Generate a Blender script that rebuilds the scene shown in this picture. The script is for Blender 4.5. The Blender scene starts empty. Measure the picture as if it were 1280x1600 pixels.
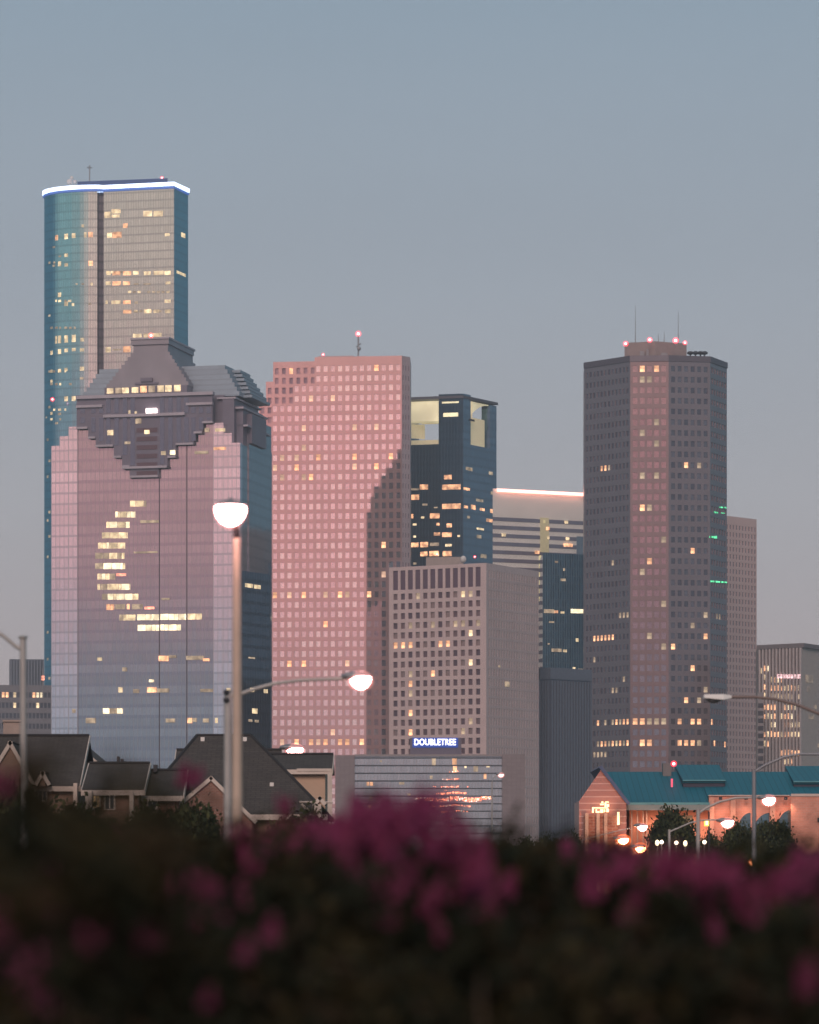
import bpy, math, random
import numpy as np
from mathutils import Vector, Matrix
random.seed(7)
R = math.radians
scene = bpy.context.scene
col = scene.collection

# ------------------------------------------------------------------ camera
F = 5400.0          # focal length in photograph pixels (1280 wide)
HZ = 1360.0         # horizon row of the photograph
CH = 3.0            # camera height
cd = bpy.data.cameras.new('camera'); cam = bpy.data.objects.new('camera', cd); col.objects.link(cam)
cam.location = (0, 0, CH); cam.rotation_euler = (R(90), 0, 0)
cd.sensor_fit = 'HORIZONTAL'; cd.sensor_width = 36; cd.lens = F / 1280 * 36
cd.shift_y = (HZ - 800) / 1280
cd.clip_start = 0.1; cd.clip_end = 30000
cd.dof.use_dof = True; cd.dof.focus_distance = 420; cd.dof.aperture_fstop = 2.0
scene.camera = cam
scene.view_settings.view_transform = 'Standard'; scene.view_settings.look = 'None'
scene.view_settings.exposure = 0; scene.view_settings.gamma = 1
try:
    scene.cycles.max_bounces = 6; scene.cycles.glossy_bounces = 3; scene.cycles.transparent_max_bounces = 8
    scene.cycles.caustics_reflective = False; scene.cycles.caustics_refractive = False
except Exception: pass

# ------------------------------------------------------------------ world: dusk sky
SUN_EL, SUN_AZ = R(30), R(184)
w = bpy.data.worlds.new('World'); scene.world = w; w.use_nodes = True
nt = w.node_tree; nt.nodes.clear(); N = nt.nodes.new; L = nt.links.new
def mth(op, a, b=None, c=None, clamp=False):
    n = N('ShaderNodeMath'); n.operation = op; n.use_clamp = clamp
    for i, v in enumerate((a, b, c)):
        if v is None: continue
        if isinstance(v, (int, float)): n.inputs[i].default_value = v
        else: L(v, n.inputs[i])
    return n.outputs[0]
def ramp(fac, stops):
    n = N('ShaderNodeValToRGB'); L(fac, n.inputs[0]); cr = n.color_ramp
    while len(cr.elements) < len(stops): cr.elements.new(0.5)
    for e, (p, c) in zip(cr.elements, stops): e.position = p; e.color = (*c, 1)
    return n.outputs[0]
def mixc(f, a, b):
    n = N('ShaderNodeMix'); n.data_type = 'RGBA'; L(f, n.inputs[0]); L(a, n.inputs[6]); L(b, n.inputs[7]); return n.outputs[2]
def sstep(v, a, b):
    n = N('ShaderNodeMapRange'); n.interpolation_type = 'SMOOTHSTEP'; L(v, n.inputs[0])
    n.inputs[1].default_value = a; n.inputs[2].default_value = b; return n.outputs[0]
tc = N('ShaderNodeTexCoord'); sp = N('ShaderNodeSeparateXYZ'); L(tc.outputs['Generated'], sp.inputs[0])
x, y, z = sp.outputs
hl = mth('MAXIMUM', mth('SQRT', mth('ADD', mth('MULTIPLY', x, x), mth('MULTIPLY', y, y))), 1e-4)
cx, cy = mth('DIVIDE', x, hl), mth('DIVIDE', y, hl)
el = mth('MAXIMUM', mth('MULTIPLY', mth('ARCTAN2', z, hl), 180 / math.pi), 0)   # elevation in degrees
e30 = mth('DIVIDE', el, 40.0, clamp=True)
def deg(*st): return [(d / 40.0, c) for d, c in st]
front = ramp(e30, deg((0, (.58, .455, .445)), (2.5, (.565, .485, .49)), (6, (.53, .53, .565)), (9.5, (.465, .52, .59)), (14.5, (.325, .43, .53)), (40, (.15, .24, .30))))
side = ramp(e30, deg((0, (.13, .17, .21)), (4, (.11, .21, .28)), (12, (.10, .24, .32)), (40, (.15, .24, .30))))
back = ramp(e30, deg((0, (.24, .40, .51)), (2.8, (.29, .44, .54)), (3.8, (.46, .46, .53)), (4.6, (.84, .50, .54)), (7.4, (1.15, .63, .62)),
                      (9.0, (1.08, .78, .66)), (13, (.95, .80, .68)), (24, (.50, .50, .52)), (40, (.16, .24, .30))))
backl = ramp(e30, deg((0, (.80, .56, .58)), (2.6, (1.02, .68, .70)), (4.6, (1.35, .76, .76)), (7.4, (1.55, .84, .82)),
                      (9.0, (1.3, .86, .74)), (13, (.95, .80, .68)), (24, (.50, .50, .52)), (40, (.16, .24, .30))))
BAZ = R(32)
dback = mth('ADD', mth('MULTIPLY', cx, -math.sin(BAZ)), mth('MULTIPLY', cy, -math.cos(BAZ)))
fb = sstep(dback, math.cos(R(58)), math.cos(R(30)))
ff = sstep(cy, math.cos(R(26)), math.cos(R(12)))
dl = mth('ADD', mth('MULTIPLY', cx, -math.sin(R(15.5))), mth('MULTIPLY', cy, -math.cos(R(15.5))))
fl = sstep(dl, math.cos(R(12)), math.cos(R(6)))
skyc = mixc(fl, mixc(fb, mixc(ff, side, front), back), backl)
nz = N('ShaderNodeTexNoise'); nz.inputs['Scale'].default_value = 5.0; nz.inputs['Detail'].default_value = 4
mp = N('ShaderNodeMapping'); mp.inputs['Scale'].default_value = (1, 1, 6); L(tc.outputs['Generated'], mp.inputs[0]); L(mp.outputs[0], nz.inputs['Vector'])
mr = N('ShaderNodeMapRange'); L(nz.outputs[0], mr.inputs[0]); mr.inputs[3].default_value = .965; mr.inputs[4].default_value = 1.035
ml = N('ShaderNodeVectorMath'); ml.operation = 'SCALE'; L(skyc, ml.inputs[0]); L(mr.outputs[0], ml.inputs['Scale'])
bg = N('ShaderNodeBackground'); L(ml.outputs[0], bg.inputs[0]); bg.inputs[1].default_value = 1.0
sky = N('ShaderNodeTexSky'); sky.sky_type = 'NISHITA'; sky.sun_disc = False
sky.sun_elevation = R(-4); sky.sun_rotation = SUN_AZ
bg2 = N('ShaderNodeBackground'); L(sky.outputs[0], bg2.inputs[0]); bg2.inputs[1].default_value = 0.05
ad = N('ShaderNodeAddShader'); L(bg.outputs[0], ad.inputs[0]); L(bg2.outputs[0], ad.inputs[1])
wo = N('ShaderNodeOutputWorld'); L(ad.outputs[0], wo.inputs[0])

# ------------------------------------------------------------------ sun: soft afterglow from behind the camera
sd = bpy.data.lights.new('afterglow_sun', 'SUN'); so = bpy.data.objects.new('afterglow_sun', sd); col.objects.link(so)
sd.energy = 1.6; sd.angle = R(25); sd.color = (1, .72, .62)
sdir = Vector((math.sin(SUN_AZ) * math.cos(SUN_EL), math.cos(SUN_AZ) * math.cos(SUN_EL), math.sin(SUN_EL)))
so.rotation_euler = sdir.to_track_quat('Z', 'Y').to_euler()

# ------------------------------------------------------------------ geometry helpers
def PX(px, Y): return (px - 640) * Y / F
def P(px, Y): return (PX(px, Y), Y)
def ZZ(py, Y): return CH + (HZ - py) * Y / F
def tag(o, label=None, cat=None, group=None, kind=None):
    if label: o['label'] = label
    if cat: o['category'] = cat
    if group: o['group'] = group
    if kind: o['kind'] = kind
    return o
def thing(name, label, cat, loc=(0, 0, 0), group=None, rz=0):
    o = bpy.data.objects.new(name, None); col.objects.link(o); o.location = loc; o.rotation_euler = (0, 0, rz)
    o.empty_display_size = .5
    return tag(o, label, cat, group)
class MB:
    def __init__(s): s.v = []; s.f = []; s.m = []; s.uv = []; s.sm = []
    def face(s, pts, mi=0, uv=None, smooth=False):
        b = len(s.v); s.v += [tuple(p) for p in pts]; s.f.append(tuple(range(b, b + len(pts)))); s.m.append(mi); s.sm.append(smooth)
        s.uv += uv if uv else [(0, 0)] * len(pts)
    def wall(s, a, b, z0, z1, mi=0, u0=0, smooth=False):
        l = math.hypot(b[0] - a[0], b[1] - a[1])
        s.face([(a[0], a[1], z0), (b[0], b[1], z0), (b[0], b[1], z1), (a[0], a[1], z1)], mi, [(u0, z0), (u0 + l, z0), (u0 + l, z1), (u0, z1)], smooth)
        return u0 + l
    def prism(s, pts, z0, z1, mi=0, top=0, bottom=None):
        u = 0; n = len(pts)
        for i in range(n): u = s.wall(pts[i], pts[(i + 1) % n], z0, z1, mi, u)
        s.face([(p[0], p[1], z1) for p in pts], top, [(p[0], p[1]) for p in pts])
        s.face([(p[0], p[1], z0) for p in reversed(pts)], top if bottom is None else bottom, [(p[0], p[1]) for p in reversed(pts)])
    def box(s, x0, x1, y0, y1, z0, z1, mi=0, top=None):
        s.prism([(x0, y0), (x1, y0), (x1, y1), (x0, y1)], z0, z1, mi, mi if top is None else top)
    def hull(s, bot, top, mi=0):      # loft between two equal-length rings of 3d points (ccw from above)
        n = len(bot)
        for i in range(n):
            j = (i + 1) % n; a, b, c, d = bot[i], bot[j], top[j], top[i]
            l = math.dist(a, b); h = math.dist(a, d)
            s.face([a, b, c, d], mi, [(0, 0), (l, 0), (l, h), (0, h)])
        s.face(top, mi); s.face(list(reversed(bot)), mi)
    def tube(s, path, radii, n=8, mi=0, caps=True):
        rings = []
        for i, p in enumerate(path):
            p = Vector(p); a = Vector(path[max(i - 1, 0)]); b = Vector(path[min(i + 1, len(path) - 1)])
            d = (b - a).normalized(); up = Vector((0, 0, 1)) if abs(d.z) < .9 else Vector((0, 1, 0))
            e1 = d.cross(up).normalized(); e2 = e1.cross(d).normalized(); r = radii[i] if isinstance(radii, (list, tuple)) else radii
            rings.append([p + (e1 * math.cos(t) + e2 * math.sin(t)) * r for t in [2 * math.pi * k / n for k in range(n)]])
        for i in range(len(rings) - 1):
            for k in range(n):
                q = (k + 1) % n
                s.face([rings[i][k], rings[i][q], rings[i + 1][q], rings[i + 1][k]], mi, None, True)
        if caps: s.face(list(reversed(rings[0])), mi); s.face(rings[-1], mi)
    def ball(s, c, rx, ry, rz, mi=0, nu=12, nv=8, v0=0.0, v1=1.0):   # v 0 bottom .. 1 top
        g = []
        for j in range(nv + 1):
            t = math.pi * (v0 + (v1 - v0) * j / nv)
            g.append([(c[0] + rx * math.sin(t) * math.cos(2 * math.pi * i / nu), c[1] + ry * math.sin(t) * math.sin(2 * math.pi * i / nu), c[2] - rz * math.cos(t)) for i in range(nu)])
        for j in range(nv):
            for i in range(nu):
                q = (i + 1) % nu; s.face([g[j][i], g[j][q], g[j + 1][q], g[j + 1][i]], mi, None, True)
        if v0 > 0: s.face(list(reversed(g[0])), mi)
        if v1 < 1: s.face(g[-1], mi)
    def mesh(s, name, mats, off=(0, 0, 0)):
        me = bpy.data.meshes.new(name)
        me.from_pydata([(a - off[0], b - off[1], c - off[2]) for a, b, c in s.v], [], s.f)
        for m in (mats if isinstance(mats, (list, tuple)) else [mats]): me.materials.append(m)
        me.polygons.foreach_set('material_index', s.m); me.polygons.foreach_set('use_smooth', s.sm)
        ul = me.uv_layers.new(name='UVMap'); ul.data.foreach_set('uv', [c for t in s.uv for c in t])
        me.validate(); me.update(); return me
    def build(s, name, mats, parent=None, world=True):
        off = (0, 0, 0)
        if parent is not None and world:
            o_ = parent; ox = oy = oz = 0
            while o_ is not None: ox += o_.location.x; oy += o_.location.y; oz += o_.location.z; o_ = o_.parent
            off = (ox, oy, oz)
        if parent is None and s.v:    # origin at the base of the mesh
            xs, ys, zs = zip(*s.v); off = ((min(xs) + max(xs)) / 2, (min(ys) + max(ys)) / 2, min(zs))
        o = bpy.data.objects.new(name, s.mesh(name, mats, off)); col.objects.link(o); o.parent = parent
        if parent is None: o.location = off
        return o

# ------------------------------------------------------------------ materials
MC = {}
def mat(name, c=(.5, .5, .5), rough=.7, metal=0.0, em=None, es=0.0, var=.12, vs=1.0, spec=.5, emvar=None, bump=0, bs=8):
    if name in MC: return MC[name]
    m = bpy.data.materials.new(name); m.use_nodes = True; t = m.node_tree; b = t.nodes['Principled BSDF']
    b.inputs['Roughness'].default_value = rough; b.inputs['Metallic'].default_value = metal; b.inputs['Specular IOR Level'].default_value = spec
    co = t.nodes.new('ShaderNodeTexCoord')
    n = t.nodes.new('ShaderNodeTexNoise'); n.inputs['Scale'].default_value = vs; n.inputs['Detail'].default_value = 5
    t.links.new(co.outputs['Object'], n.inputs['Vector'])
    r = t.nodes.new('ShaderNodeMapRange'); t.links.new(n.outputs[0], r.inputs[0]); r.inputs[1].default_value = .25; r.inputs[2].default_value = .75
    r.inputs[3].default_value = 1 - var; r.inputs[4].default_value = 1 + var
    s = t.nodes.new('ShaderNodeVectorMath'); s.operation = 'SCALE'; s.inputs[0].default_value = c; t.links.new(r.outputs[0], s.inputs['Scale'])
    t.links.new(s.outputs[0], b.inputs['Base Color'])
    if bump:
        n2 = t.nodes.new('ShaderNodeTexNoise'); n2.inputs['Scale'].default_value = bs; t.links.new(co.outputs['Object'], n2.inputs['Vector'])
        bp = t.nodes.new('ShaderNodeBump'); bp.inputs['Strength'].default_value = bump; t.links.new(n2.outputs[0], bp.inputs['Height']); t.links.new(bp.outputs[0], b.inputs['Normal'])
    if em:
        b.inputs['Emission Color'].default_value = (*em, 1); b.inputs['Emission Strength'].default_value = es
        if emvar:
            n3 = t.nodes.new('ShaderNodeTexNoise'); n3.inputs['Scale'].default_value = emvar[0]; n3.inputs['Detail'].default_value = 3
            t.links.new(co.outputs['Object'], n3.inputs['Vector'])
            oi = t.nodes.new('ShaderNodeObjectInfo')
            r3 = t.nodes.new('ShaderNodeMapRange'); t.links.new(n3.outputs[0], r3.inputs[0]); r3.inputs[1].default_value = .38; r3.inputs[2].default_value = .62
            r3.inputs[3].default_value = es * emvar[1]; r3.inputs[4].default_value = es * emvar[2]
            k = t.nodes.new('ShaderNodeMapRange'); t.links.new(oi.outputs['Random'], k.inputs[0]); k.inputs[3].default_value = .55; k.inputs[4].default_value = 1.25
            mm = t.nodes.new('ShaderNodeMath'); mm.operation = 'MULTIPLY'; t.links.new(r3.outputs[0], mm.inputs[0]); t.links.new(k.outputs[0], mm.inputs[1])
            t.links.new(mm.outputs[0], b.inputs['Emission Strength'])
    MC[name] = m; return m

def grid_mat(name, pane, line, du=1.5, dv=4.0, lw=.1, sw=.25, rough=.08, metal=.85, jit=.1, tilt=.006, span=None, band=0, line_metal=.4):
    """curtain wall / panelled skin: UVs are in metres; panes of du x dv, mullion share lw, spandrel share sw of each storey."""
    if name in MC: return MC[name]
    m = bpy.data.materials.new(name); m.use_nodes = True; t = m.node_tree; b = t.nodes['Principled BSDF']; n_ = t.nodes.new; l_ = t.links.new
    def M(op, a, c=None):
        q = n_('ShaderNodeMath'); q.operation = op
        for i, v in enumerate((a, c)):
            if v is None: continue
            if isinstance(v, (int, float)): q.inputs[i].default_value = v
            else: l_(v, q.inputs[i])
        return q.outputs[0]
    uv = n_('ShaderNodeUVMap'); uv.uv_map = 'UVMap'; s = n_('ShaderNodeSeparateXYZ'); l_(uv.outputs[0], s.inputs[0])
    u = M('DIVIDE', s.outputs[0], du); v = M('DIVIDE', s.outputs[1], dv)
    fu = M('FRACT', u); fv = M('FRACT', v)
    ml_ = M('LESS_THAN', fu, lw); sp_ = M('LESS_THAN', fv, sw)
    cb = n_('ShaderNodeCombineXYZ'); l_(M('FLOOR', u), cb.inputs[0]); l_(M('FLOOR', v), cb.inputs[1])
    wn = n_('ShaderNodeTexWhiteNoise'); wn.noise_dimensions = '2D'; l_(cb.outputs[0], wn.inputs['Vector'])
    r = n_('ShaderNodeMapRange'); l_(wn.outputs['Value'], r.inputs[0]); r.inputs[3].default_value = 1 - jit; r.inputs[4].default_value = 1 + jit
    lf = n_('ShaderNodeTexNoise'); lf.inputs['Scale'].default_value = .035; l_(uv.outputs[0], lf.inputs['Vector'])
    r2 = n_('ShaderNodeMapRange'); l_(lf.outputs[0], r2.inputs[0]); r2.inputs[3].default_value = .88; r2.inputs[4].default_value = 1.12
    k = M('MULTIPLY', r.outputs[0], r2.outputs[0])
    if band:
        wb = n_('ShaderNodeTexWhiteNoise'); wb.noise_dimensions = '1D'; l_(M('FLOOR', v), wb.inputs['W'])
        rb = n_('ShaderNodeMapRange'); l_(wb.outputs['Value'], rb.inputs[0]); rb.inputs[3].default_value = 1 - band; rb.inputs[4].default_value = 1 + band
        k = M('MULTIPLY', k, rb.outputs[0])
    sc = n_('ShaderNodeVectorMath'); sc.operation = 'SCALE'; sc.inputs[0].default_value = pane; l_(k, sc.inputs['Scale'])
    mx = n_('ShaderNodeMix'); mx.data_type = 'RGBA'; l_(sp_, mx.inputs[0]); l_(sc.outputs[0], mx.inputs[6]); mx.inputs[7].default_value = (*(span or line), 1)
    mx2 = n_('ShaderNodeMix'); mx2.data_type = 'RGBA'; l_(ml_, mx2.inputs[0]); l_(mx.outputs[2], mx2.inputs[6]); mx2.inputs[7].default_value = (*line, 1)
    l_(mx2.outputs[2], b.inputs['Base Color'])
    mm = n_('ShaderNodeMapRange'); l_(ml_, mm.inputs[0]); mm.inputs[3].default_value = metal; mm.inputs[4].default_value = line_metal; l_(mm.outputs[0], b.inputs['Metallic'])
    b.inputs['Roughness'].default_value = rough
    g = n_('ShaderNodeNewGeometry'); a1 = n_('ShaderNodeVectorMath'); a1.operation = 'SUBTRACT'; l_(wn.outputs['Color'], a1.inputs[0]); a1.inputs[1].default_value = (.5, .5, .5)
    a2 = n_('ShaderNodeVectorMath'); a2.operation = 'SCALE'; l_(a1.outputs[0], a2.inputs[0]); a2.inputs['Scale'].default_value = tilt
    a3 = n_('ShaderNodeVectorMath'); a3.operation = 'ADD'; l_(g.outputs['Normal'], a3.inputs[0]); l_(a2.outputs[0], a3.inputs[1])
    a4 = n_('ShaderNodeVectorMath'); a4.operation = 'NORMALIZE'; l_(a3.outputs[0], a4.inputs[0]); l_(a4.outputs[0], b.inputs['Normal'])
    MC[name] = m; return m

def halo_mat(name, c, s):
    if name in MC: return MC[name]
    m = bpy.data.materials.new(name); m.use_nodes = True; t = m.node_tree; t.nodes.clear()
    e = t.nodes.new('ShaderNodeEmission'); e.inputs[0].default_value = (*c, 1); e.inputs[1].default_value = s
    tr = t.nodes.new('ShaderNodeBsdfTransparent'); a = t.nodes.new('ShaderNodeAddShader'); o = t.nodes.new('ShaderNodeOutputMaterial')
    t.links.new(e.outputs[0], a.inputs[0]); t.links.new(tr.outputs[0], a.inputs[1]); t.links.new(a.outputs[0], o.inputs[0])
    MC[name] = m; return m

def brick_mat(name, c1, c2, mortar, scale=1.0, bw=.24, rh=.08, rough=.85, metal=0, ms=.012, coord='UV'):
    if name in MC: return MC[name]
    m = bpy.data.materials.new(name); m.use_nodes = True; t = m.node_tree; b = t.nodes['Principled BSDF']
    uv = t.nodes.new('ShaderNodeUVMap'); uv.uv_map = 'UVMap'
    k = t.nodes.new('ShaderNodeTexBrick'); t.links.new(uv.outputs[0], k.inputs['Vector'])
    k.inputs['Color1'].default_value = (*c1, 1); k.inputs['Color2'].default_value = (*c2, 1); k.inputs['Mortar'].default_value = (*mortar, 1)
    k.inputs['Scale'].default_value = scale; k.inputs['Brick Width'].default_value = bw; k.inputs['Row Height'].default_value = rh; k.inputs['Mortar Size'].default_value = ms
    n = t.nodes.new('ShaderNodeTexNoise'); n.inputs['Scale'].default_value = .8; n.inputs['Detail'].default_value = 6; t.links.new(uv.outputs[0], n.inputs['Vector'])
    r = t.nodes.new('ShaderNodeMapRange'); t.links.new(n.outputs[0], r.inputs[0]); r.inputs[3].default_value = .7; r.inputs[4].default_value = 1.3
    s = t.nodes.new('ShaderNodeVectorMath'); s.operation = 'SCALE'; t.links.new(k.outputs[0], s.inputs[0]); t.links.new(r.outputs[0], s.inputs['Scale'])
    t.links.new(s.outputs[0], b.inputs['Base Color']); b.inputs['Roughness'].default_value = rough; b.inputs['Metallic'].default_value = metal
    MC[name] = m; return m

LIT = mat('lit_cream', (.3, .25, .2), .4, em=(1, .74, .42), es=1.25, emvar=(.45, .55, 1.35))
LITO = mat('lit_orange', (.3, .2, .15), .4, em=(1, .48, .24), es=1.6, emvar=(.45, .45, 1.5))
LITD = mat('lit_dim', (.3, .25, .2), .4, em=(.9, .66, .42), es=.55, emvar=(.45, .4, 1.2))
GREEN = mat('green_light', (.02, .1, .05), .4, em=(.15, 1, .45), es=1.3, emvar=(.6, .3, 1.6))
RED = mat('red_light', (.3, .02, .02), .4, em=(1, .08, .12), es=2.5)
CORE = mat('beacon_core', (.6, .3, .3), .4, em=(1, .75, .72), es=3)
RHALO = halo_mat('beacon_red_halo', (1, .02, .05), .85)
WHITE_GLOW = mat('lamp_glass', (.8, .7, .7), .4, em=(1, .50, .46), es=34)
PINK_GLOW = mat('lamp_glass_pink', (.8, .5, .5), .4, em=(1, .68, .70), es=2.0)
ORANGE_GLOW = mat('lamp_glass_orange', (.8, .5, .3), .4, em=(1, .30, .12), es=50)
ROOF = mat('flat_roof', (.12, .12, .13), .9)
METAL = mat('grey_metal', (.30, .31, .33), .5, .6)
DARK = mat('dark_metal', (.05, .05, .06), .6, .3)

# ------------------------------------------------------------------ facade helpers (towers)
def edge_dir(a, b):
    l = math.hypot(b[0] - a[0], b[1] - a[1]); return (b[0] - a[0]) / l, (b[1] - a[1]) / l, l
def hit(pts, px):
    """where the sight line through column px first meets the open plan line pts (world x, y)"""
    k = (px - 640) / F; best = None
    for a, b in zip(pts[:-1], pts[1:]):
        dx, dy = b[0] - a[0], b[1] - a[1]; den = dx - k * dy
        if abs(den) < 1e-9: continue
        t = (k * a[1] - a[0]) / den
        if -1e-6 <= t <= 1 + 1e-6:
            yy = a[1] + t * dy
            if best is None or yy < best[0][1]: best = ((a[0] + t * dx, yy), a, b)
    return best
def patch(parent, pts, x0, x1, y0, y1, m, name='lit_window', dep=.12):
    h = hit(pts, (x0 + x1) / 2)
    if not h: return None
    (cx_, cy_), a, b = h; dx, dy, l = edge_dir(a, b)
    def on(px):
        k = (px - 640) / F; t = (k * a[1] - a[0]) / ((b[0] - a[0]) - k * (b[1] - a[1])); t = min(max(t, 0.01), .99)
        return (a[0] + t * (b[0] - a[0]), a[1] + t * (b[1] - a[1]))
    p, q = on(x0), on(x1); nx, ny = dy, -dx
    z0, z1 = ZZ(y1, cy_), ZZ(y0, cy_); mb = MB()
    o1, o2 = (p[0] + nx * dep, p[1] + ny * dep), (q[0] + nx * dep, q[1] + ny * dep)
    i1, i2 = (p[0] + nx * .02, p[1] + ny * .02), (q[0] + nx * .02, q[1] + ny * .02)
    mb.prism([o1, o2, i2, i1], z0, z1)
    return mb.build(name, m, parent)

def wgrid(wallmb, wins, a, b, z0, z1, nc, nr, wf, hf, inset=.3, mu=(0, 0), mz=(0, 0), mi=0, u0=0, zoff=.5, skip=None):
    """punched facade between plan points a,b: writes wall + reveals to wallmb and appends windows (cx,cy,cz,w,h,ang,col,row)"""
    dx, dy, l = edge_dir(a, b); nx, ny = dy, -dx; ang = math.atan2(dy, dx)
    def pt(s, d=0): return (a[0] + dx * s - nx * d, a[1] + dy * s - ny * d)
    s0, s1 = mu[0], l - mu[1]; t0, t1 = z0 + mz[0], z1 - mz[1]
    cw, rh = (s1 - s0) / nc, (t1 - t0) / nr; ww, wh = cw * wf, rh * hf
    def q(sa, sb, za, zb):
        if sb - sa < 1e-5 or zb - za < 1e-5: return
        p0, p1 = pt(sa), pt(sb); wallmb.face([(*p0, za), (*p1, za), (*p1, zb), (*p0, zb)], mi, [(u0 + sa, za), (u0 + sb, za), (u0 + sb, zb), (u0 + sa, zb)])
    zc = z0
    for r in range(nr):
        wz0 = t0 + r * rh + (rh - wh) * zoff; wz1 = wz0 + wh
        q(0, l, zc, wz0); zc = wz1; sc = 0
        for c in range(nc):
            if skip and skip(c, r): continue
            ws0 = s0 + c * cw + (cw - ww) / 2; ws1 = ws0 + ww
            q(sc, ws0, wz0, wz1); sc = ws1
            A0, A1, B0, B1 = pt(ws0), pt(ws1), pt(ws0, inset), pt(ws1, inset)
            for f in ([(*A0, wz0), (*B0, wz0), (*B0, wz1), (*A0, wz1)], [(*B1, wz0), (*A1, wz0), (*A1, wz1), (*B1, wz1)],
                      [(*A0, wz0), (*A1, wz0), (*B1, wz0), (*B0, wz0)], [(*B0, wz1), (*B1, wz1), (*A1, wz1), (*A0, wz1)]):
                wallmb.face(f, mi)
            cx_, cy_ = pt((ws0 + ws1) / 2, inset); wins.append((cx_, cy_, (wz0 + wz1) / 2, ww, wh, ang, c, r))
        q(sc, l, wz0, wz1)
    q(0, l, zc, z1)
    return u0 + l

PANES = {}
def place_windows(parent, wins, glass, litfn, key, limit=100, name='window'):
    """the lit windows first, then the highest ones, as parts (at most limit); the rest as one part"""
    L_ = parent.location
    items = []
    for wn_ in wins:
        cx_, cy_, cz_ = wn_[:3]; px = 640 + cx_ / cy_ * F; py = HZ - (cz_ - CH) / cy_ * F
        m = litfn(px, py, wn_) if litfn else None
        items.append((0 if m else 1, -cz_, random.random(), wn_, m or random.choice(glass), bool(m)))
    items.sort(key=lambda t: t[:3])
    for pr, _, _, wn_, m, lit in items[:limit]:
        cx_, cy_, cz_, ww, wh, ang, c, r = wn_
        k = (key, round(ww, 3), round(wh, 3), m.name)
        if k not in PANES:
            mb = MB(); mb.box(-ww / 2, ww / 2, .005, .05, -wh / 2, wh / 2); PANES[k] = mb.mesh('window_pane', m)
        o = bpy.data.objects.new('lit_window' if lit else name, PANES[k]); col.objects.link(o); o.parent = parent
        o.location = (cx_ - L_.x, cy_ - L_.y, cz_ - L_.z); o.rotation_euler = (0, 0, ang)
    rest = items[limit:]
    if rest:
        mats = []; mb = MB()
        for _, _, _, wn_, m, lit in rest:
            if m not in mats: mats.append(m)
            cx_, cy_, cz_, ww, wh, ang, c, r = wn_; ex, ey = math.cos(ang) * ww / 2, math.sin(ang) * ww / 2
            mb.wall((cx_ - ex, cy_ - ey), (cx_ + ex, cy_ + ey), cz_ - wh / 2, cz_ + wh / 2, mats.index(m))
        o = mb.build(name, mats, parent); o['kind'] = 'stuff'
def near(lst, dx=4, dy=6, m=None):
    def fn(px, py, w_):
        for it in lst:
            if it[0] - dx <= px <= (it[2] if len(it) > 3 else it[0]) + dx and abs(py - it[1]) <= dy: return it[-1] if not isinstance(it[-1], (int, float)) else m
        return None
    return fn

def beacon(px, py, Y, parent=None, size=1.0, label=None, name='aviation_beacon'):
    """red obstruction light: foot, white-hot core inside an emissive red halo shell; a part of the building it is bolted to"""
    X, Z = PX(px, Y), ZZ(py, Y); r = size * Y / F * 3.0
    mb = MB(); mb.tube([(X, Y, Z - r * 2.2), (X, Y, Z - r * .6)], r * .25, 6); foot = mb.build(name, METAL, parent)
    mb = MB(); mb.ball((X, Y, Z), r * .62, r * .62, r * .62); mb.build('lamp_core', CORE, foot)
    mb = MB(); mb.ball((X, Y, Z), r * 1.3, r * 1.3, r * 1.3); mb.build('red_halo', RHALO, foot)  # see-through emissive shell adds the red glow around the core
    if label: foot['label'] = label
    return foot

# ================================================================== SETTING
g = MB(); g.box(-3000, 3000, -60, 9000, -.5, 0)
tag(g.build('ground', mat('ground_soil', (.06, .065, .04), .95, vs=.05, var=.3)), kind='structure')
g = MB(); g.box(-400, 400, 225, 240, .0041, .02); tag(g.build('road', mat('asphalt', (.05, .05, .052), .85, vs=.4)), kind='structure')
g = MB(); g.box(-400, 400, 240.2, 243, .0041, .13); tag(g.build('pavement', mat('concrete_pavement', (.3, .29, .27), .85, vs=.6)), kind='structure')

# ================================================================== 1. tall blue-lit glass tower
WFG = grid_mat('teal_curtain_wall', (.62, .66, .65), (.45, .47, .46), 1.2, 3.9, .12, .22, .06, .92, .06, .006, span=(.46, .49, .50), band=.04)
WFREFL = [grid_mat('teal_curtain_wall_%d' % k, c_, tuple(v * .78 for v in c_), 1.2, 3.9, .10, .22, .06, .92, .06, .006, span=tuple(v * .8 for v in c_), band=.04) for k, c_ in enumerate(((.20, .50, .62), (.24, .50, .60), (.34, .54, .61), (.46, .60, .63)))]  # stepped tints paint the curved side's fading sky reflection
t = thing('office_tower', 'tallest glass tower with curved teal left side and glowing white roof edge', 'skyscraper', (PX(160, 1620), 1620, 0))
arc = []
Xa, Xb = PX(69, 1617), PX(152, 1600)
for i in range(21):
    th = math.pi / 2 * i / 20
    arc.append((Xb - (Xb - Xa) * math.cos(th), 1600 + 17 * (1 - math.sin(th))))
slot0, slot1 = (PX(152, 1600), 1604.0), (PX(162, 1601), 1604.0)
fl0, fl1 = P(162, 1601), P(272, 1593)
rt = P(294, 1609)
ring = arc + [slot0, slot1, fl0, fl1, rt, (rt[0] - 3, 1648), (Xa + 6, 1655), (Xa, 1640)]
top_z = ZZ(295.5, 1600)
mb = MB(); mb.prism(ring, 0, top_z)
mb.m[-2] = 1
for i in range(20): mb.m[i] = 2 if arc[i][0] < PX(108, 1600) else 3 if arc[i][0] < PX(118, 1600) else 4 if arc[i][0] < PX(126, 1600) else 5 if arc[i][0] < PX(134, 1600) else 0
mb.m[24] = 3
body = mb.build('curtain_wall', [WFG, ROOF] + WFREFL, t)
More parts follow.
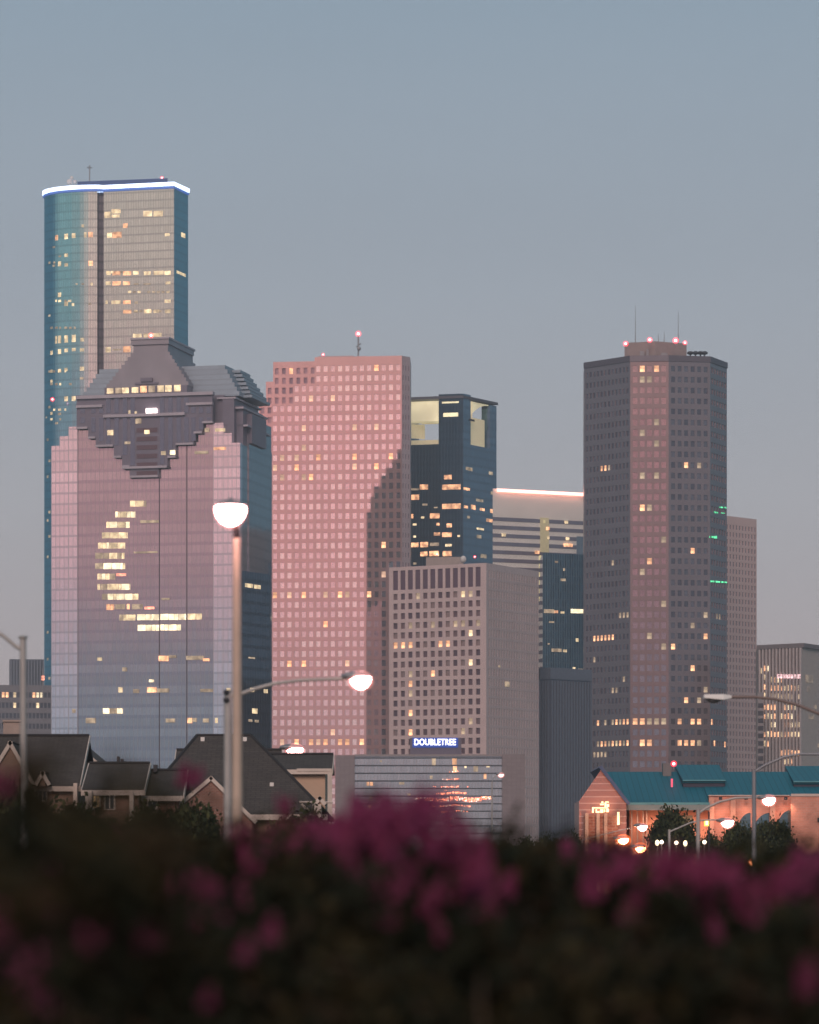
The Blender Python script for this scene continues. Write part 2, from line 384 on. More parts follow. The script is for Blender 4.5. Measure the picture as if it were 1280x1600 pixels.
mb = MB(); mb.wall((slot0[0] + .02, 1603.7), (slot1[0] - .02, 1603.7), 0, top_z - 1, 0)
mb.build('recessed_slot', grid_mat('slot_glass', (.12, .11, .13), (.05, .05, .06), 1.5, 3.9, .2, .3, .2, .5), t)
vis = arc + [fl0, fl1, rt]
# glowing roof edge
def strip(parent, pts, z0, z1, m, name, out=.4):
    o = []
    n = len(pts)
    for i, p in enumerate(pts):
        a = pts[max(i - 1, 0)]; b = pts[min(i + 1, n - 1)]; dx, dy, l = edge_dir(a, b); o.append((p[0] + dy * out, p[1] - dx * out))
    mb = MB()
    for i in range(n - 1):
        mb.prism([o[i], o[i + 1], pts[i + 1], pts[i]], z0, z1)
    return mb.build(name, m, parent)
strip(t, vis, top_z + .2, top_z + 1.9, mat('roof_edge_light', (.8, .8, .9), .4, em=(.62, .76, 1), es=3.2), 'light_strip', .8)
strip(t, vis, top_z - 1.0, top_z - .05, mat('blue_glow_band', (.10, .20, .55), .4, em=(.12, .28, .9), es=.42), 'glow_band', .5)  # emissive band painting the strip's blue glow below the roof edge
mb = MB(); zz = top_z
mb.prism([P(121, 1612), P(262, 1604), P(262, 1628), P(121, 1632)], zz, ZZ(281, 1608), 0)
mb.build('rooftop_plant', mat('blue_lit_plant', (.07, .12, .28), .7), t)
mb = MB()
mb.tube([(PX(140, 1612), 1612, ZZ(285, 1612)), (PX(140, 1612), 1612, ZZ(258, 1612))], .28, 6)
mb.tube([(PX(136, 1612), 1612, ZZ(262, 1612)), (PX(144, 1612), 1612, ZZ(262, 1612))], .3, 6)
mb.build('antenna', METAL, t)
WHT = mat('white_metal', (.75, .73, .70), .5)
for px_, py_, s_ in ((108, 284, 1.3), (112, 278, 1.0), (117, 284, 1.0)):
    mb = MB(); mb.ball((PX(px_, 1611), 1611, ZZ(py_, 1611)), s_ * .9, .4, s_); mb.tube([(PX(px_, 1611), 1611, zz), (PX(px_, 1611), 1611, ZZ(py_, 1611))], .15, 5)
    mb.build('satellite_dish', WHT, t)
beacon(253, 278, 1612, t, .8)
Wl = """385,425,338,30 430,475,320,22 430,470,344,14 590,632,332,28 640,687,332,28
135,180,452,26 190,215,446,26 222,250,442,24 287,305,438,26 308,345,437,26 408,432,440,26 435,480,438,30 488,510,392,22 697,720,437,14 778,798,440,22
280,295,393,14 130,150,500,8 190,215,540,16 165,180,545,8 160,183,588,14 190,215,588,16 135,150,592,10 308,340,580,24
405,425,630,18 435,475,630,20 488,528,630,20 538,565,628,18 592,625,630,18 640,690,628,20 695,725,628,20 755,800,632,14
400,425,680,18 435,475,680,20 488,522,680,18 540,565,684,8 590,625,684,8 700,725,678,14 325,342,684,14 250,260,684,8 280,295,684,8
400,410,775,18 430,475,775,18 488,525,775,18 545,562,777,12 695,725,770,16 183,215,783,22 222,243,787,14 310,328,783,10
488,528,822,18 540,562,822,10 592,628,820,20 640,668,820,16 697,725,820,18 155,180,738,22 110,125,842,10
140,158,963,38 163,180,961,38 187,215,959,36 222,258,956,36 275,297,962,18 537,580,942,18 590,680,940,20
105,150,1028,20 153,185,1022,24 190,215,1016,18 225,255,1012,16 268,300,1013,16 400,425,1013,26 435,480,1012,8 488,525,1010,30
108,150,1120,14 155,180,1117,16 185,210,1112,16 262,300,1107,20 265,290,1155,12 110,145,1170,14 183,215,1258,24 222,255,1257,24
105,125,1300,12 120,150,1330,14 150,205,1333,12 100,112,1350,8 130,180,1380,10""".split()
for it in Wl:
    a_, b_, c_, h_ = map(float, it.split(','))
    patch(t, vis, 40 + a_ * .3125, 40 + b_ * .3125, 230 + (c_ - h_ / 2) * .3125, 230 + (c_ + h_ / 2) * .3125, LITD if h_ < 13 else (LITO if a_ in (135, 435, 308, 488) else LIT))
for yy, a_ in ((687, 72), (813, 73), (870, 73), (988, 71), (800, 76), (838, 75), (1030, 72), (1060, 74), (720, 75), (745, 72)):
    patch(t, vis, a_, a_ + 5, yy - 2, yy + 2, LITD)
beacon(82, 624, 1597, t, .9)
for yy, x0, x1 in ((410, 76, 98), (425, 166, 200), (456, 200, 262), (470, 84, 110), (486, 210, 262), (512, 78, 120), (580, 76, 104), (600, 78, 112), (640, 76, 100), (655, 78, 108)):
    x_ = x0
    while x_ < x1:
        if random.random() < .75: patch(t, vis, x_, x_ + 5, yy - 1.6, yy + 1.8, random.choice([LITD, LITD, LIT]))
        x_ += 7.5


# ================================================================== 2. stepped-crown tower with the crescent of lit windows
ANG = R(13.6); C2 = P(376, 1150)
def Fr(s, tt): return (C2[0] + s * math.cos(ANG) + tt * math.sin(ANG), C2[1] - s * math.sin(ANG) + tt * math.cos(ANG))
def S(px):
    p = px - 640; return (p * C2[1] - F * C2[0]) / (F * math.cos(ANG) + p * math.sin(ANG))
def Zf(px, py): return ZZ(py, C2[1] - S(px) * math.sin(ANG))
def fb_(mb, s0, s1, t0, t1, z0, z1, mi=0, top=None): mb.prism([Fr(s0, t0), Fr(s1, t0), Fr(s1, t1), Fr(s0, t1)], z0, z1, mi, mi if top is None else top)
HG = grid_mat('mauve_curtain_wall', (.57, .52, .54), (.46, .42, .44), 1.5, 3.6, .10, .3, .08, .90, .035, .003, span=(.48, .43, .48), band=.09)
HB = grid_mat('lit_bay_curtain_wall', (.92, .84, .88), (.68, .62, .65), 1.5, 3.6, .13, .2, .10, .85, .06, .004, span=(.70, .66, .72), band=.05)  # paler glass paints the brighter light on the angled bays
HS = grid_mat('side_curtain_wall', (.44, .46, .49), (.33, .35, .38), 1.5, 3.6, .1, .3, .08, .88, .06, .006, band=.06)  # greyer copy of the front glass, dimmer side reflection put into the tint
GRAN = mat('brown_granite', (.37, .345, .385), .35, .35, vs=.15, var=.12)
GRAND = mat('dark_granite', (.225, .205, .26), .35, .35, vs=.15, var=.14)
LEDGE = mat('pale_granite', (.50, .46, .52), .45, .2, vs=.2)
WING = grid_mat('blue_grey_roof_skin', (.40, .48, .56), (.34, .41, .48), 3, 1.8, .05, .3, .35, .3, .05, .003)
t = thing('office_tower', 'glass tower with stepped stone crown and a crescent of lit windows', 'skyscraper', (*Fr(-35, 20), 0))
DEP = 37
sL, sA, sB, sC = S(81), S(122), S(334), 0.0
zb1, zb2, zb3 = Zf(88, 697), Zf(100, 682), Zf(115, 667)
zr1, zr2, zr3 = Zf(370, 692), Zf(356, 677), Zf(342, 661)
mb = MB()   # front centre + sides
def fwall(m, s0, s1, t0, z0, z1, mi=0): m.wall(Fr(s0, t0), Fr(s1, t0), z0, z1, mi, s0 - sL)
for a_, b_ in ((sA, S(249) - .15), (S(249) + .15, S(292) - .15), (S(292) + .15, sB)):
    fb_(mb, a_, b_, 0, 3, 0, zb3)
mb.build('front_curtain_wall', HG, t)
mb = MB(); fb_(mb, sA, sB, .7, DEP - 1, 0, zb3 - .5); mb.build('vertical_groove', mat('groove', (.10, .08, .11), .5, .3), t)
mb = MB()
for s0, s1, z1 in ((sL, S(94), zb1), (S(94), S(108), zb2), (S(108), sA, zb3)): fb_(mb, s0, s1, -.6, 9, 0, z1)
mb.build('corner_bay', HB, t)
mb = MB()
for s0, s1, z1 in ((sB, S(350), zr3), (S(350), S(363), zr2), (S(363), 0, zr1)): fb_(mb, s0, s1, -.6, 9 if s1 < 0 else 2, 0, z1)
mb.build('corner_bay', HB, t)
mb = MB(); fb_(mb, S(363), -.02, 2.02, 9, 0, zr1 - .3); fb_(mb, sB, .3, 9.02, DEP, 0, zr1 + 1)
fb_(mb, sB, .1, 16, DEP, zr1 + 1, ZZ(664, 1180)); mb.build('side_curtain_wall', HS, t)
# stone headdress on the front
poly = [(122, 619), (122, 671), (140, 671), (140, 686), (152, 686), (152, 699), (180, 698), (180, 716), (193, 715), (193, 731), (205, 730), (205, 748), (250, 747),
        (250, 732), (264, 730), (264, 716), (277, 714), (277, 696), (305, 694), (305, 678), (318, 676), (318, 663), (334, 660), (334, 614)]
pts = [(S(a_), Zf(a_, b_)) for a_, b_ in poly]
mb = MB()
fr = [(*Fr(s_, -1.5), z_) for s_, z_ in pts]; bk = [(*Fr(s_, -.05), z_) for s_, z_ in pts]
n = len(fr)
mb.face(fr, 0, [(s_, z_) for s_, z_ in pts])
for i in range(n):
    j = (i + 1) % n; mb.face([fr[j], fr[i], bk[i], bk[j]], 0)
mb.build('stone_headdress', GRAND, t)
mb = MB()
for (a_, b_), y_ in (((122, 139.5), 670), ((140.5, 151.5), 685), ((152.5, 179.5), 698), ((180.5, 192.5), 715), ((193.5, 205), 730), ((206, 249.5), 746), ((250.5, 264), 731), ((264.5, 277), 715), ((277.5, 304.5), 695), ((305.5, 318), 677), ((318.5, 335), 661)):
    fb_(mb, S(a_), S(b_), -2.1, -.3, Zf(a_, y_ + 1.5), Zf(a_, y_ - 1.8))
fb_(mb, S(122), S(336), -2.5, -.2, Zf(228, 621.5), Zf(228, 616.5))
fb_(mb, S(165), S(292), -2.6, -.6, Zf(228, 652), Zf(228, 647.5))
fb_(mb, S(122), S(163), -2.3, -.6, Zf(140, 638), Zf(140, 634)); fb_(mb, S(293.5), S(335), -2.3, -.6, Zf(314, 634), Zf(314, 630))
fb_(mb, S(194), S(264), -2.5, -.6, Zf(228, 733), Zf(228, 729.5))
mb.build('stone_ledge', LEDGE, t)
for a_, y0_, y1_ in ((128, 640, 662), (145, 640, 676), (157, 640, 690), (168, 622, 697), (181, 622, 697), (194, 622, 712), (206, 622, 728), (252, 622, 726), (265, 622, 712), (278, 622, 692), (290, 622, 692), (301, 637, 690), (313, 637, 672), (325, 637, 657)):
    for q0, q1 in ((y0_, 646.5), (653, y1_)):
        if q1 - q0 > 3:
            mb = MB(); fb_(mb, S(a_), S(a_ + 7), -1.62, -1.52, Zf(a_, q1), Zf(a_, q0)); mb.build('window_strip', mat('strip_glass', (.17, .21, .28), .12, .8), t)
mb = MB()
for k in range(6): fb_(mb, S(216), S(248), -1.66, -1.52, Zf(230, 744 - k * 13.5), Zf(230, 737 - k * 13.5))
mb.build('spandrel_band', mat('plum_stone', (.16, .10, .12), .4, .3), t)
# upper stone block, side stone, crown roofs
mb = MB()
fb_(mb, S(122), S(345), 3.2, DEP - 4, zb3 - 3, Zf(228, 619))
fb_(mb, S(345), S(363), 2.2, DEP - 6, zr2 - 6, Zf(356, 622))
fb_(mb, S(363), -.6, 5.0, DEP - 8, zr1 - 2, ZZ(637, 1160)); fb_(mb, -.6, 1.2, 9.5, DEP - 10, zr1 + 1, ZZ(650, 1165))
mb.build('upper_block', GRAND, t)
mb = MB()
for k, (y_, s_) in enumerate(((622, S(363)), (637, -.6), (664, .4))):
    fb_(mb, S(336), s_ + .6, 2.0 + k * 1.5, DEP - 4, ZZ(y_ + 2.2, 1155), ZZ(y_ - .6, 1155))
mb.build('stone_ledge', LEDGE, t)
mb = MB(); zt0 = Zf(228, 603.5); NS = 11
for i in range(NS):
    f = i / (NS - 1); f2 = min(1, f * 1.12)
    s0, s1 = S(165) + (S(203) - S(165)) * f2, S(293) + (S(257) - S(293)) * f2
    za = zt0 + (Zf(228, 536) - zt0) * i / NS; zb = zt0 + (Zf(228, 536) - zt0) * (i + 1) / NS
    fb_(mb, s0, s1, 1.0 + f * 3, 34 - f * 2, za, zb)
fb_(mb, S(200), S(259), 3.4, 32, Zf(228, 535.9), Zf(228, 528))
mb.build('pyramid_roof', GRAN, t)
mb = MB(); fb_(mb, S(199), S(260), 3.0, 33, Zf(228, 527.9), Zf(228, 525)); fb_(mb, S(203), S(256), 6, 30, Zf(228, 524.9), Zf(228, 523)); mb.build('roof_cornice', LEDGE, t)
mb = MB(); fb_(mb, S(219), S(237), .2, 2, Zf(228, 596), Zf(228, 590)); fb_(mb, S(210), S(246), .5, 2, Zf(228, 600), Zf(228, 597)); mb.build('crown_vent', GRAND, t)
mb = MB(); NW = 7; zw = Zf(228, 619)
for i in range(NW):
    f = i / (NW - 1)
    s0 = S(116) + (S(143) - S(116)) * f; s1 = S(366) + (S(341) - S(366)) * f
    z0_ = zw + (Zf(228, 569) - zw) * i / NW; z1_ = zw + (Zf(228, 569) - zw) * (i + 1) / NW
    fb_(mb, s0, s1, 6 + 2 * f, 34 - 6 * f, z0_, z1_)
    fb_(mb, s1 + .01, s1 + 3.0, 11 + 5 * f, 33 - 5 * f, z0_, z1_ - .6)
mb.build('wing_roof', WING, t)
mb = MB(); fb_(mb, S(163), S(292), .2, 8, zw + .02, zt0 - .02); mb.build('crown_band', GRAND, t)
for i, c_ in enumerate((166, 179, 190, 205, 218, 231, 245, 257, 271)):
    mb = MB(); h_ = Zf(228, 603 + (1.5 if i < 4 else 0)); fb_(mb, S(c_ + 1), S(c_ + 11), -.05, .15, Zf(228, 613), h_)
    mb.build('lit_window', [LIT, LITD, LIT, LIT, LITO, LITD, LIT, LIT, LIT][i], t)
beacon(236, 524, 1147, t, 1.1)
fr2 = [Fr(sL, -.6), Fr(sA, -.6), Fr(sA, 0), Fr(sB, 0), Fr(sB, -.6), Fr(0, -.6), Fr(0, 2)]
vis = [Fr(sL, -.0), Fr(0, -.0)]
CR = [(203, 229, 787), (180, 212, 804), (166, 204, 820), (159, 200, 836.5), (153, 196, 852.5), (148.5, 195, 868.5), (148.5, 196, 884.5), (152, 181, 901), (152, 204, 917), (159, 217, 932.5)]
def cres(x0, x1, yc, m, hh=4.6):
    x_ = x0
    while x_ < x1 - 1:
        wd = min(random.choice((4.5, 6.5, 9, 13, 13)), x1 - x_); 
        mm = random.choice([LIT, LIT, LIT, LITC, LITD]) if m is None else m
        patch(t, vis, x_ + .4, x_ + wd - .4, yc - hh, yc + hh, mm); x_ += wd
LITC = mat('lit_bright', (.3, .3, .25), .4, em=(1, .8, .5), es=1.7, emvar=(.5, .7, 1.3))
for x0, x1, yc in CR: cres(x0, x1, yc, None)
patch(t, vis, 182, 197, 896, 900, mat('lit_red_orange', (.3, .1, .1), .4, em=(1, .35, .22), es=2.2, emvar=(.5, .5, 1.5)))
cres(166, 179, 948.5, LITO); cres(180, 196, 948, LITD, 4); cres(198, 203, 948, LITO, 4); cres(206, 224, 948, LITD, 4); patch(t, vis, 226, 241, 948, 952, MC['lit_red_orange'])
cres(186, 212, 965, None); cres(214, 249, 964.5, LITC); cres(250.5, 291, 964, LITC); cres(293, 316, 963.5, LIT)
cres(215, 249, 981, LITC); cres(250.5, 283, 980.5, LITC)
for x0, x1, yc, hh, m in ((153, 159, 1030, 2.4, LIT), (249, 263, 1029, 4, LITO), (264, 275, 1026, 2, LITD), (292, 318, 1028, 3, LITD), (318, 327, 1031, 2, LITO), (192, 198, 1046, 3, LITD), (234, 240, 1064, 2, LITC),
                          (186, 191, 1078, 4, LIT), (209, 217, 1080, 3, LITD), (231, 244, 1078, 4, LITO), (246, 264, 1079, 3, LITD), (314, 333, 1079, 2.4, LITD), (355, 361, 1078, 2.6, LIT), (162, 171, 1111, 4, LITC), (172, 182, 1111, 4, LITD), (184, 191, 1111, 4, LITC),
                          (135, 149, 1126, 4, LITD), (260, 273, 1126, 3, LITD), (294, 300, 1126, 4, LITO), (301, 307, 1125, 3, LITD), (318, 326, 1126, 3, LITD), (337, 341, 1126, 4, LIT), (114, 119, 1111, 3, LITD),
                          (220, 248, 815, 2, LITD), (210, 246, 863, 1.2, LITD), (253, 265, 936, 1.5, LITD), (335, 354, 701, 2.2, LITO), (321, 327, 672, 3, LITD), (305, 325, 707, 2, LITD), (337, 352, 672, 2.5, LIT)):
    patch(t, vis, x0, x1, yc - hh, yc + hh, m, dep=.75)
vh = [Fr(sA, -1.5), Fr(sB, -1.5)]
for x0, x1, yc, hh, m in ((168, 177, 676, 4, LIT), (212, 221, 658, 4, LITD), (226, 234, 675, 3, LIT), (252, 259, 708, 3, LIT), (266, 274, 707, 3.5, LITC), (201, 204, 644, 2.5, LIT), (211, 214, 645, 2, LIT), (195, 204, 692, 2, LITD)):
    patch(t, vh, x0, x1, yc - hh, yc + hh, m, dep=.3)
patch(t, vh, 229.5, 246, 638.5, 646, mat('signal_white', (.8, .7, .7), .4, em=(1, .8, .75), es=3), name='flood_light', dep=1.3)
vr = [Fr(.3, 9), Fr(.3, DEP)]
patch(t, vr, 391, 400, 675, 678, LIT, dep=.3)

# dark block in front of its side
t = thing('office_block', 'dark low office block between the crescent tower and the pink tower', 'building', (*P(395, 1120), 0))
DB = grid_mat('dark_curtain_wall', (.16, .19, .24), (.09, .11, .14), 1.5, 3.6, .12, .3, .12, .8, .12, .01)
mb = MB(); p_ = [P(377.5, 1125), P(422.6, 1140), P(422.6, 1147), P(377.5, 1147)]; mb.prism(p_, 0, ZZ(891.5, 1125)); mb.m[-2] = 1; mb.build('curtain_wall', [DB, ROOF], t)
vis = p_[:2]
for x0, x1, yc, hh in ((383, 395, 915, 3), (397, 407, 917, 3), (388, 398, 1028, 1.2), (391, 397, 1078, 3), (412, 418, 1080, 3), (394, 402, 1111, 4), (388, 394, 1126, 2), (398, 404, 1127, 2)):
    patch(t, vis, x0, x1, yc - hh, yc + hh, LIT if hh >= 3 else LITD)

# ================================================================== 3. pink granite tower
t = thing('office_tower', 'pink granite tower with square punched windows and stepped upper left corner', 'skyscraper', (*P(530, 1552), 0))
PG = mat('pink_granite', (.74, .48, .465), .018, .60, vs=.1, var=.05)
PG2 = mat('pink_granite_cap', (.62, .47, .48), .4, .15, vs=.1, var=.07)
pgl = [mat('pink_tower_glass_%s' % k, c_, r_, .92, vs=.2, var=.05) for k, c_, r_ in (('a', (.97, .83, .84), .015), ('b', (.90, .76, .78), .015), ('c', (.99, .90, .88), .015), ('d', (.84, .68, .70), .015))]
pdk = [mat('shade_glass_a', (.30, .22, .27), .1, .6), mat('shade_glass_b', (.42, .30, .35), .1, .6)]  # recess shade put into darker glass tints
YP = 1540
Pa, Pb = P(424, YP), None
dPB = YP - 7.5
Pb = P(628, dPB); dxp, dyp, lp = edge_dir(Pa, Pb)
def alongP(px):
    k = (px - 640) / F; return (k * Pa[1] - Pa[0]) / (dxp - k * dyp)
def ptP(s_, back=0): return (Pa[0] + dxp * s_ - dyp * back, Pa[1] + dyp * s_ + dxp * back)
def zP(px, py): s_ = alongP(px); return ZZ(py, ptP(s_)[1])
mb = MB(); wins = []
s59, s93, sE = alongP(459), alongP(493), lp
zA, zB_, zT = zP(440, 637), zP(476, 604), zP(560, 567.5)
rh = 4.37
# three front planes, storeys counted down from the top so that the rows line up
def rows(z1): return int((z1) / rh)
zbase = zT - rh * int(zT / rh)
def front(s0, s1, ztop, nc):
    nr = round((ztop - zbase) / rh); ztp = zbase + nr * rh
    wgrid(mb, wins, ptP(s0), ptP(s1), zbase, ztp, nc, nr, .58, .60, .35, u0=s0)
    return ztp
cellw = (sE) / 18.0
n1, n2 = 3, 3
z_a = front(0, cellw * 3, zA, 3); z_b = front(cellw * 3, cellw * 6, zB_, 3); z_c = front(cellw * 6, sE, zT, 12)
mb.wall(ptP(cellw * 6), ptP(sE), z_c, z_c + 3.0)                     # blank cap of the main part
mb.wall(ptP(0), ptP(sE), -1, zbase)
BK = 5.0
for s_, z0_, z1_ in ((cellw * 3, z_a, z_b), (cellw * 6, z_b, z_c + 3.0)):
    mb.wall(ptP(s_, BK), ptP(s_), z0_, z1_)
for s0, s1, z_ in ((0, cellw * 3, z_a), (cellw * 3, cellw * 6, z_b)):
    mb.face([(*ptP(s0), z_), (*ptP(s1), z_), (*ptP(s1, BK), z_), (*ptP(s0, BK), z_)])
mb.wall(ptP(0, BK), ptP(0), -1, z_a)
# set-back saw-tooth plane
wins3 = []
for s0, s1, zlo, ztop, nc in ((-cellw * 2, -cellw, z_a - 3 * rh, z_a, 1), (-cellw, 0, z_a - 3 * rh, z_a + 2 * rh, 1), (0, cellw * 3, z_a, z_b + 2 * rh, 3), (cellw * 3, cellw * 6, z_b, z_c, 3)):
    nr = round((ztop - zlo) / rh)
    wgrid(mb, wins3, ptP(s0, BK), ptP(s1, BK), zlo, zlo + nr * rh, nc, nr, .50, .62, .9, u0=s0)
    mb.wall(ptP(s0, BK), ptP(s1, BK), zlo + nr * rh, zlo + nr * rh + 2.0)
    mb.wall(ptP(s0, BK + 26), ptP(s0, BK), zlo if s0 < 0 else z_a, zlo + nr * rh + 2.0)
    mb.face([(*ptP(s0, BK), zlo + nr * rh + 2), (*ptP(s1, BK), zlo + nr * rh + 2), (*ptP(s1, BK + 26), zlo + nr * rh + 2), (*ptP(s0, BK + 26), zlo + nr * rh + 2)], 1)
    if s0 < 0: mb.face([(*ptP(s0, BK + 26), zlo), (*ptP(s1, BK + 26), zlo), (*ptP(s1, BK), zlo), (*ptP(s0, BK), zlo)], 1)
# right chamfer, back, roof
Pc = P(641, dPB + 4.5); Pd = (Pc[0] + .5, Pc[1] + 24); Pe = ptP(-cellw * 2, BK + 26); ztop = z_c + 3.0
mb.build('facade', [PG, PG2], t)
mb = MB(); wins2 = []
wgrid(mb, wins2, Pb, Pc, zbase, z_c, 3, round((z_c - zbase) / rh), .35, .5, .2)
mb.wall(Pb, Pc, z_c, ztop); mb.wall(Pb, Pc, -1, zbase)
mb.wall(Pc, Pd, -1, ztop); mb.wall(Pd, Pe, -1, z_a); mb.wall(Pd, ptP(cellw * 6, BK + 26), z_a, ztop); mb.wall(Pe, ptP(-cellw * 0, 0), -1, z_a - 3 * rh)
mb.face([(*ptP(cellw * 6, 0), ztop), (*Pb, ztop), (*Pc, ztop), (*Pd, ztop), (*ptP(cellw * 6, BK + 26), ztop)], 1)
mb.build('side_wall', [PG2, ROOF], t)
mb = MB(); mb.prism([ptP(cellw * 6.3, 3), ptP(cellw * 11.2, 3), ptP(cellw * 11.2, 20), ptP(cellw * 6.3, 20)], z_c + .05, zP(520, 554.5))
mb.prism([ptP(cellw * 11.6, 3), ptP(cellw * 13, 3), ptP(cellw * 13, 14), ptP(cellw * 11.6, 14)], ztop + .02, zP(580, 554.5)); mb.build('roof_plant', PG2, t)
mb = MB(); q_ = ptP(alongP(560), 8)
q_ = P(560, YP + 2); zz = ZZ(524, YP + 2); mb.tube([(*q_, ztop), (*q_, zz)], .35, 6)
mb.tube([(q_[0] - 1, q_[1], zz - 5.2), (q_[0] + 1.2, q_[1], zz - 3.6)], .25, 5); mb.ball((q_[0] + .3, q_[1] - .5, zz - 6), .9, .4, .9)
mb.build('antenna', METAL, t)
beacon(560, 521.5, q_[1], t, 1.25); beacon(505, 554, YP, t, .7); beacon(626, 560.5, dPB + 1, t, .7)
LITP = mat('lit_peach', (.4, .28, .22), .4, em=(1, .60, .40), es=1.0, emvar=(.45, .6, 1.2))
litl = [(440, 719, LITP), (466, 719, LITP), (498, 715, LITO), (558, 714, LITO), (610, 712, LITO), (432, 734, LITP), (466, 734, LITO), (587, 731, LITO), (554, 731, LITP), (487, 748, LITO), (445, 749, LITP), (476, 749, LITP), (523, 626, LITP), (489, 626, LITP),
        (582, 577, LITO), (591, 577, LITO), (476, 703, LITP), (554, 671, LITP), (476, 671, LITP), (589, 670, LITP), (452, 587, LITO), (598, 855, LITO), (578, 932, LITO), (430, 932, LITO), (452, 932, LITP), (476, 932, LITO), (510, 932, LITP), (532, 932, LITO), (545, 932, LITP),
        (452, 1040, LITO), (476, 1039, LITO), (544, 1038, LITP), (509, 978, LITO), (440, 1164, LITP), (464, 1163, LITO), (486, 1163, LITO), (497, 1163, LITP), (508, 1163, LITO), (531, 1163, LITO), (541, 1163, LITO), (565, 1163, LITO), (597, 893, LITP), (520, 1147, LITP)]
place_windows(t, wins, pgl, near(litl, 5, 7), 'pink')
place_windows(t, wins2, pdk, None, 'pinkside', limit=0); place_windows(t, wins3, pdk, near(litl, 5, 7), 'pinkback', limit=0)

# unseen dark tower added so its mirror image shades the pink tower's lower right
nrm = (dyp, -dxp)
def mirror_pt(px, py, dist):
    k = (px - 640) / F; s_ = alongP(px); p0 = ptP(s_); d = Vector((k, 1, (HZ - py) / F)); n_ = Vector((nrm[0], nrm[1], 0)); n_.normalize()
    r_ = d - 2 * d.dot(n_) * n_; q = Vector((*p0, ZZ(py, p0[1]))) + r_ * dist; return q
MD = 710
prof = [(573, 1600), (573, 800), (579, 800), (579, 776), (584, 776), (584, 760), (595, 760), (595, 743), (603, 743), (603, 731), (613, 731), (613, 718), (621, 718), (621, 702), (628, 702), (628, 686), (638, 686), (638, 1600)]
t = thing('office_tower', 'added unseen dark stepped tower left of the frame, shaped for its reflection', 'skyscraper', tuple(mirror_pt(600, HZ, MD).xy) + (0,))
q3 = [mirror_pt(a_, b_, MD) for a_, b_ in prof]
vdir = (q3[0] - Vector((*ptP(alongP(573)), 0))); vdir.z = 0; vdir.normalize()
mb = MB(); n = len(q3)
bk = [q + vdir * 18 for q in q3]
mb.face([tuple(q) for q in reversed(q3)]); mb.face([tuple(q) for q in bk])
for i in range(n):
    j = (i + 1) % n; mb.face([tuple(q3[i]), tuple(q3[j]), tuple(bk[j]), tuple(bk[i])])
mb.build('facade', mat('added_tower_skin', (.05, .04, .05), .6, em=None), t)

# ================================================================== 4. dark blue tower with the open lit top
t = thing('office_tower', 'dark blue glass tower with open floodlit loggias under a flat roof', 'skyscraper', (*P(700, 1620), 0))
BG = grid_mat('navy_curtain_wall', (.10, .195, .28), (.085, .16, .23), 1.5, 3.7, .06, .32, .10, .80, .06, .006, span=(.085, .165, .24), band=.06)
BG2 = grid_mat('navy_side_curtain_wall', (.26, .37, .47), (.16, .23, .30), 1.5, 3.7, .08, .32, .10, .80, .08, .01, span=(.19, .28, .36), band=.06)  # paler side copy of the navy glass, brighter reflection put into its colour
A4, B4, C4 = P(596, 1592), P(724, 1582), P(776, 1606)
du4 = edge_dir(A4, B4)[:2]; dv4 = edge_dir(B4, C4)[:2]
w4 = math.dist(A4, B4); d4 = math.dist(B4, C4)
def q4(s_, v_): return (B4[0] - du4[0] * s_ + dv4[0] * v_, B4[1] - du4[1] * s_ + dv4[1] * v_)
z0_, z1_ = ZZ(696, 1590), ZZ(626, 1590)
def blk(mb, s0, s1, v0, v1, za, zb, m_front=0, m_side=1, top=2):
    pts_ = [q4(s1, v0), q4(s0, v0), q4(s0, v1), q4(s1, v1)]
    mb.wall(pts_[0], pts_[1], za, zb, m_front); mb.wall(pts_[1], pts_[2], za, zb, m_side); mb.wall(pts_[2], pts_[3], za, zb, m_side); mb.wall(pts_[3], pts_[0], za, zb, m_side)
    mb.face([(*p, zb) for p in pts_], top); mb.face([(*p, za) for p in reversed(pts_)], top)
mb = MB(); blk(mb, 0, w4, 0, d4, 0, z0_); mb.build('curtain_wall', [BG, BG2, ROOF], t)
sp1 = (724 - 684.5) * 1590 / F
mb = MB(); blk(mb, 0, sp1, 0, d4 * .22, z0_ + .02, z1_ + 2.2); mb.build('corner_pier', [BG, BG2, ROOF], t)
mb = MB(); blk(mb, 0, 4, d4 * .80, d4, z0_ + .02, z1_ - .4); mb.build('rear_pier', [BG, BG2, ROOF], t)
mb = MB(); blk(mb, sp1 + 17.5, w4, 0, d4 * .5, z0_ + .02, z1_ - .1); mb.build('far_pier', [BG, BG2, ROOF], t)
CRM = mat('floodlit_plaster', (.75, .68, .50), .8, em=(1, .82, .46), es=.30, var=.04)  # floodlight put into the plaster as emission, no lamp
CRB = mat('floodlit_soffit', (.8, .74, .55), .8, em=(1, .86, .50), es=1.05, var=.05, emvar=(.06, .6, 1.25))  # soffit glows by emission in place of floodlights
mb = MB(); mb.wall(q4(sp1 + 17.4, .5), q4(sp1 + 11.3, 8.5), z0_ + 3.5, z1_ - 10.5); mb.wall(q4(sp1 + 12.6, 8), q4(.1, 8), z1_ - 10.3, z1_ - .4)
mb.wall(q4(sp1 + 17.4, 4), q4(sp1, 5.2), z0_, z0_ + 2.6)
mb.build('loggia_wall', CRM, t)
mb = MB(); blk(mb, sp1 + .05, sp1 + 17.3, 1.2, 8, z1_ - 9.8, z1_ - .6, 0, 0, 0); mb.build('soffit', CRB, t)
mb = MB()
r0, r1 = d4 * .23, d4 * .79
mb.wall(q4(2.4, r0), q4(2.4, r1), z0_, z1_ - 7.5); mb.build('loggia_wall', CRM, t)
mb = MB(); n4 = 8
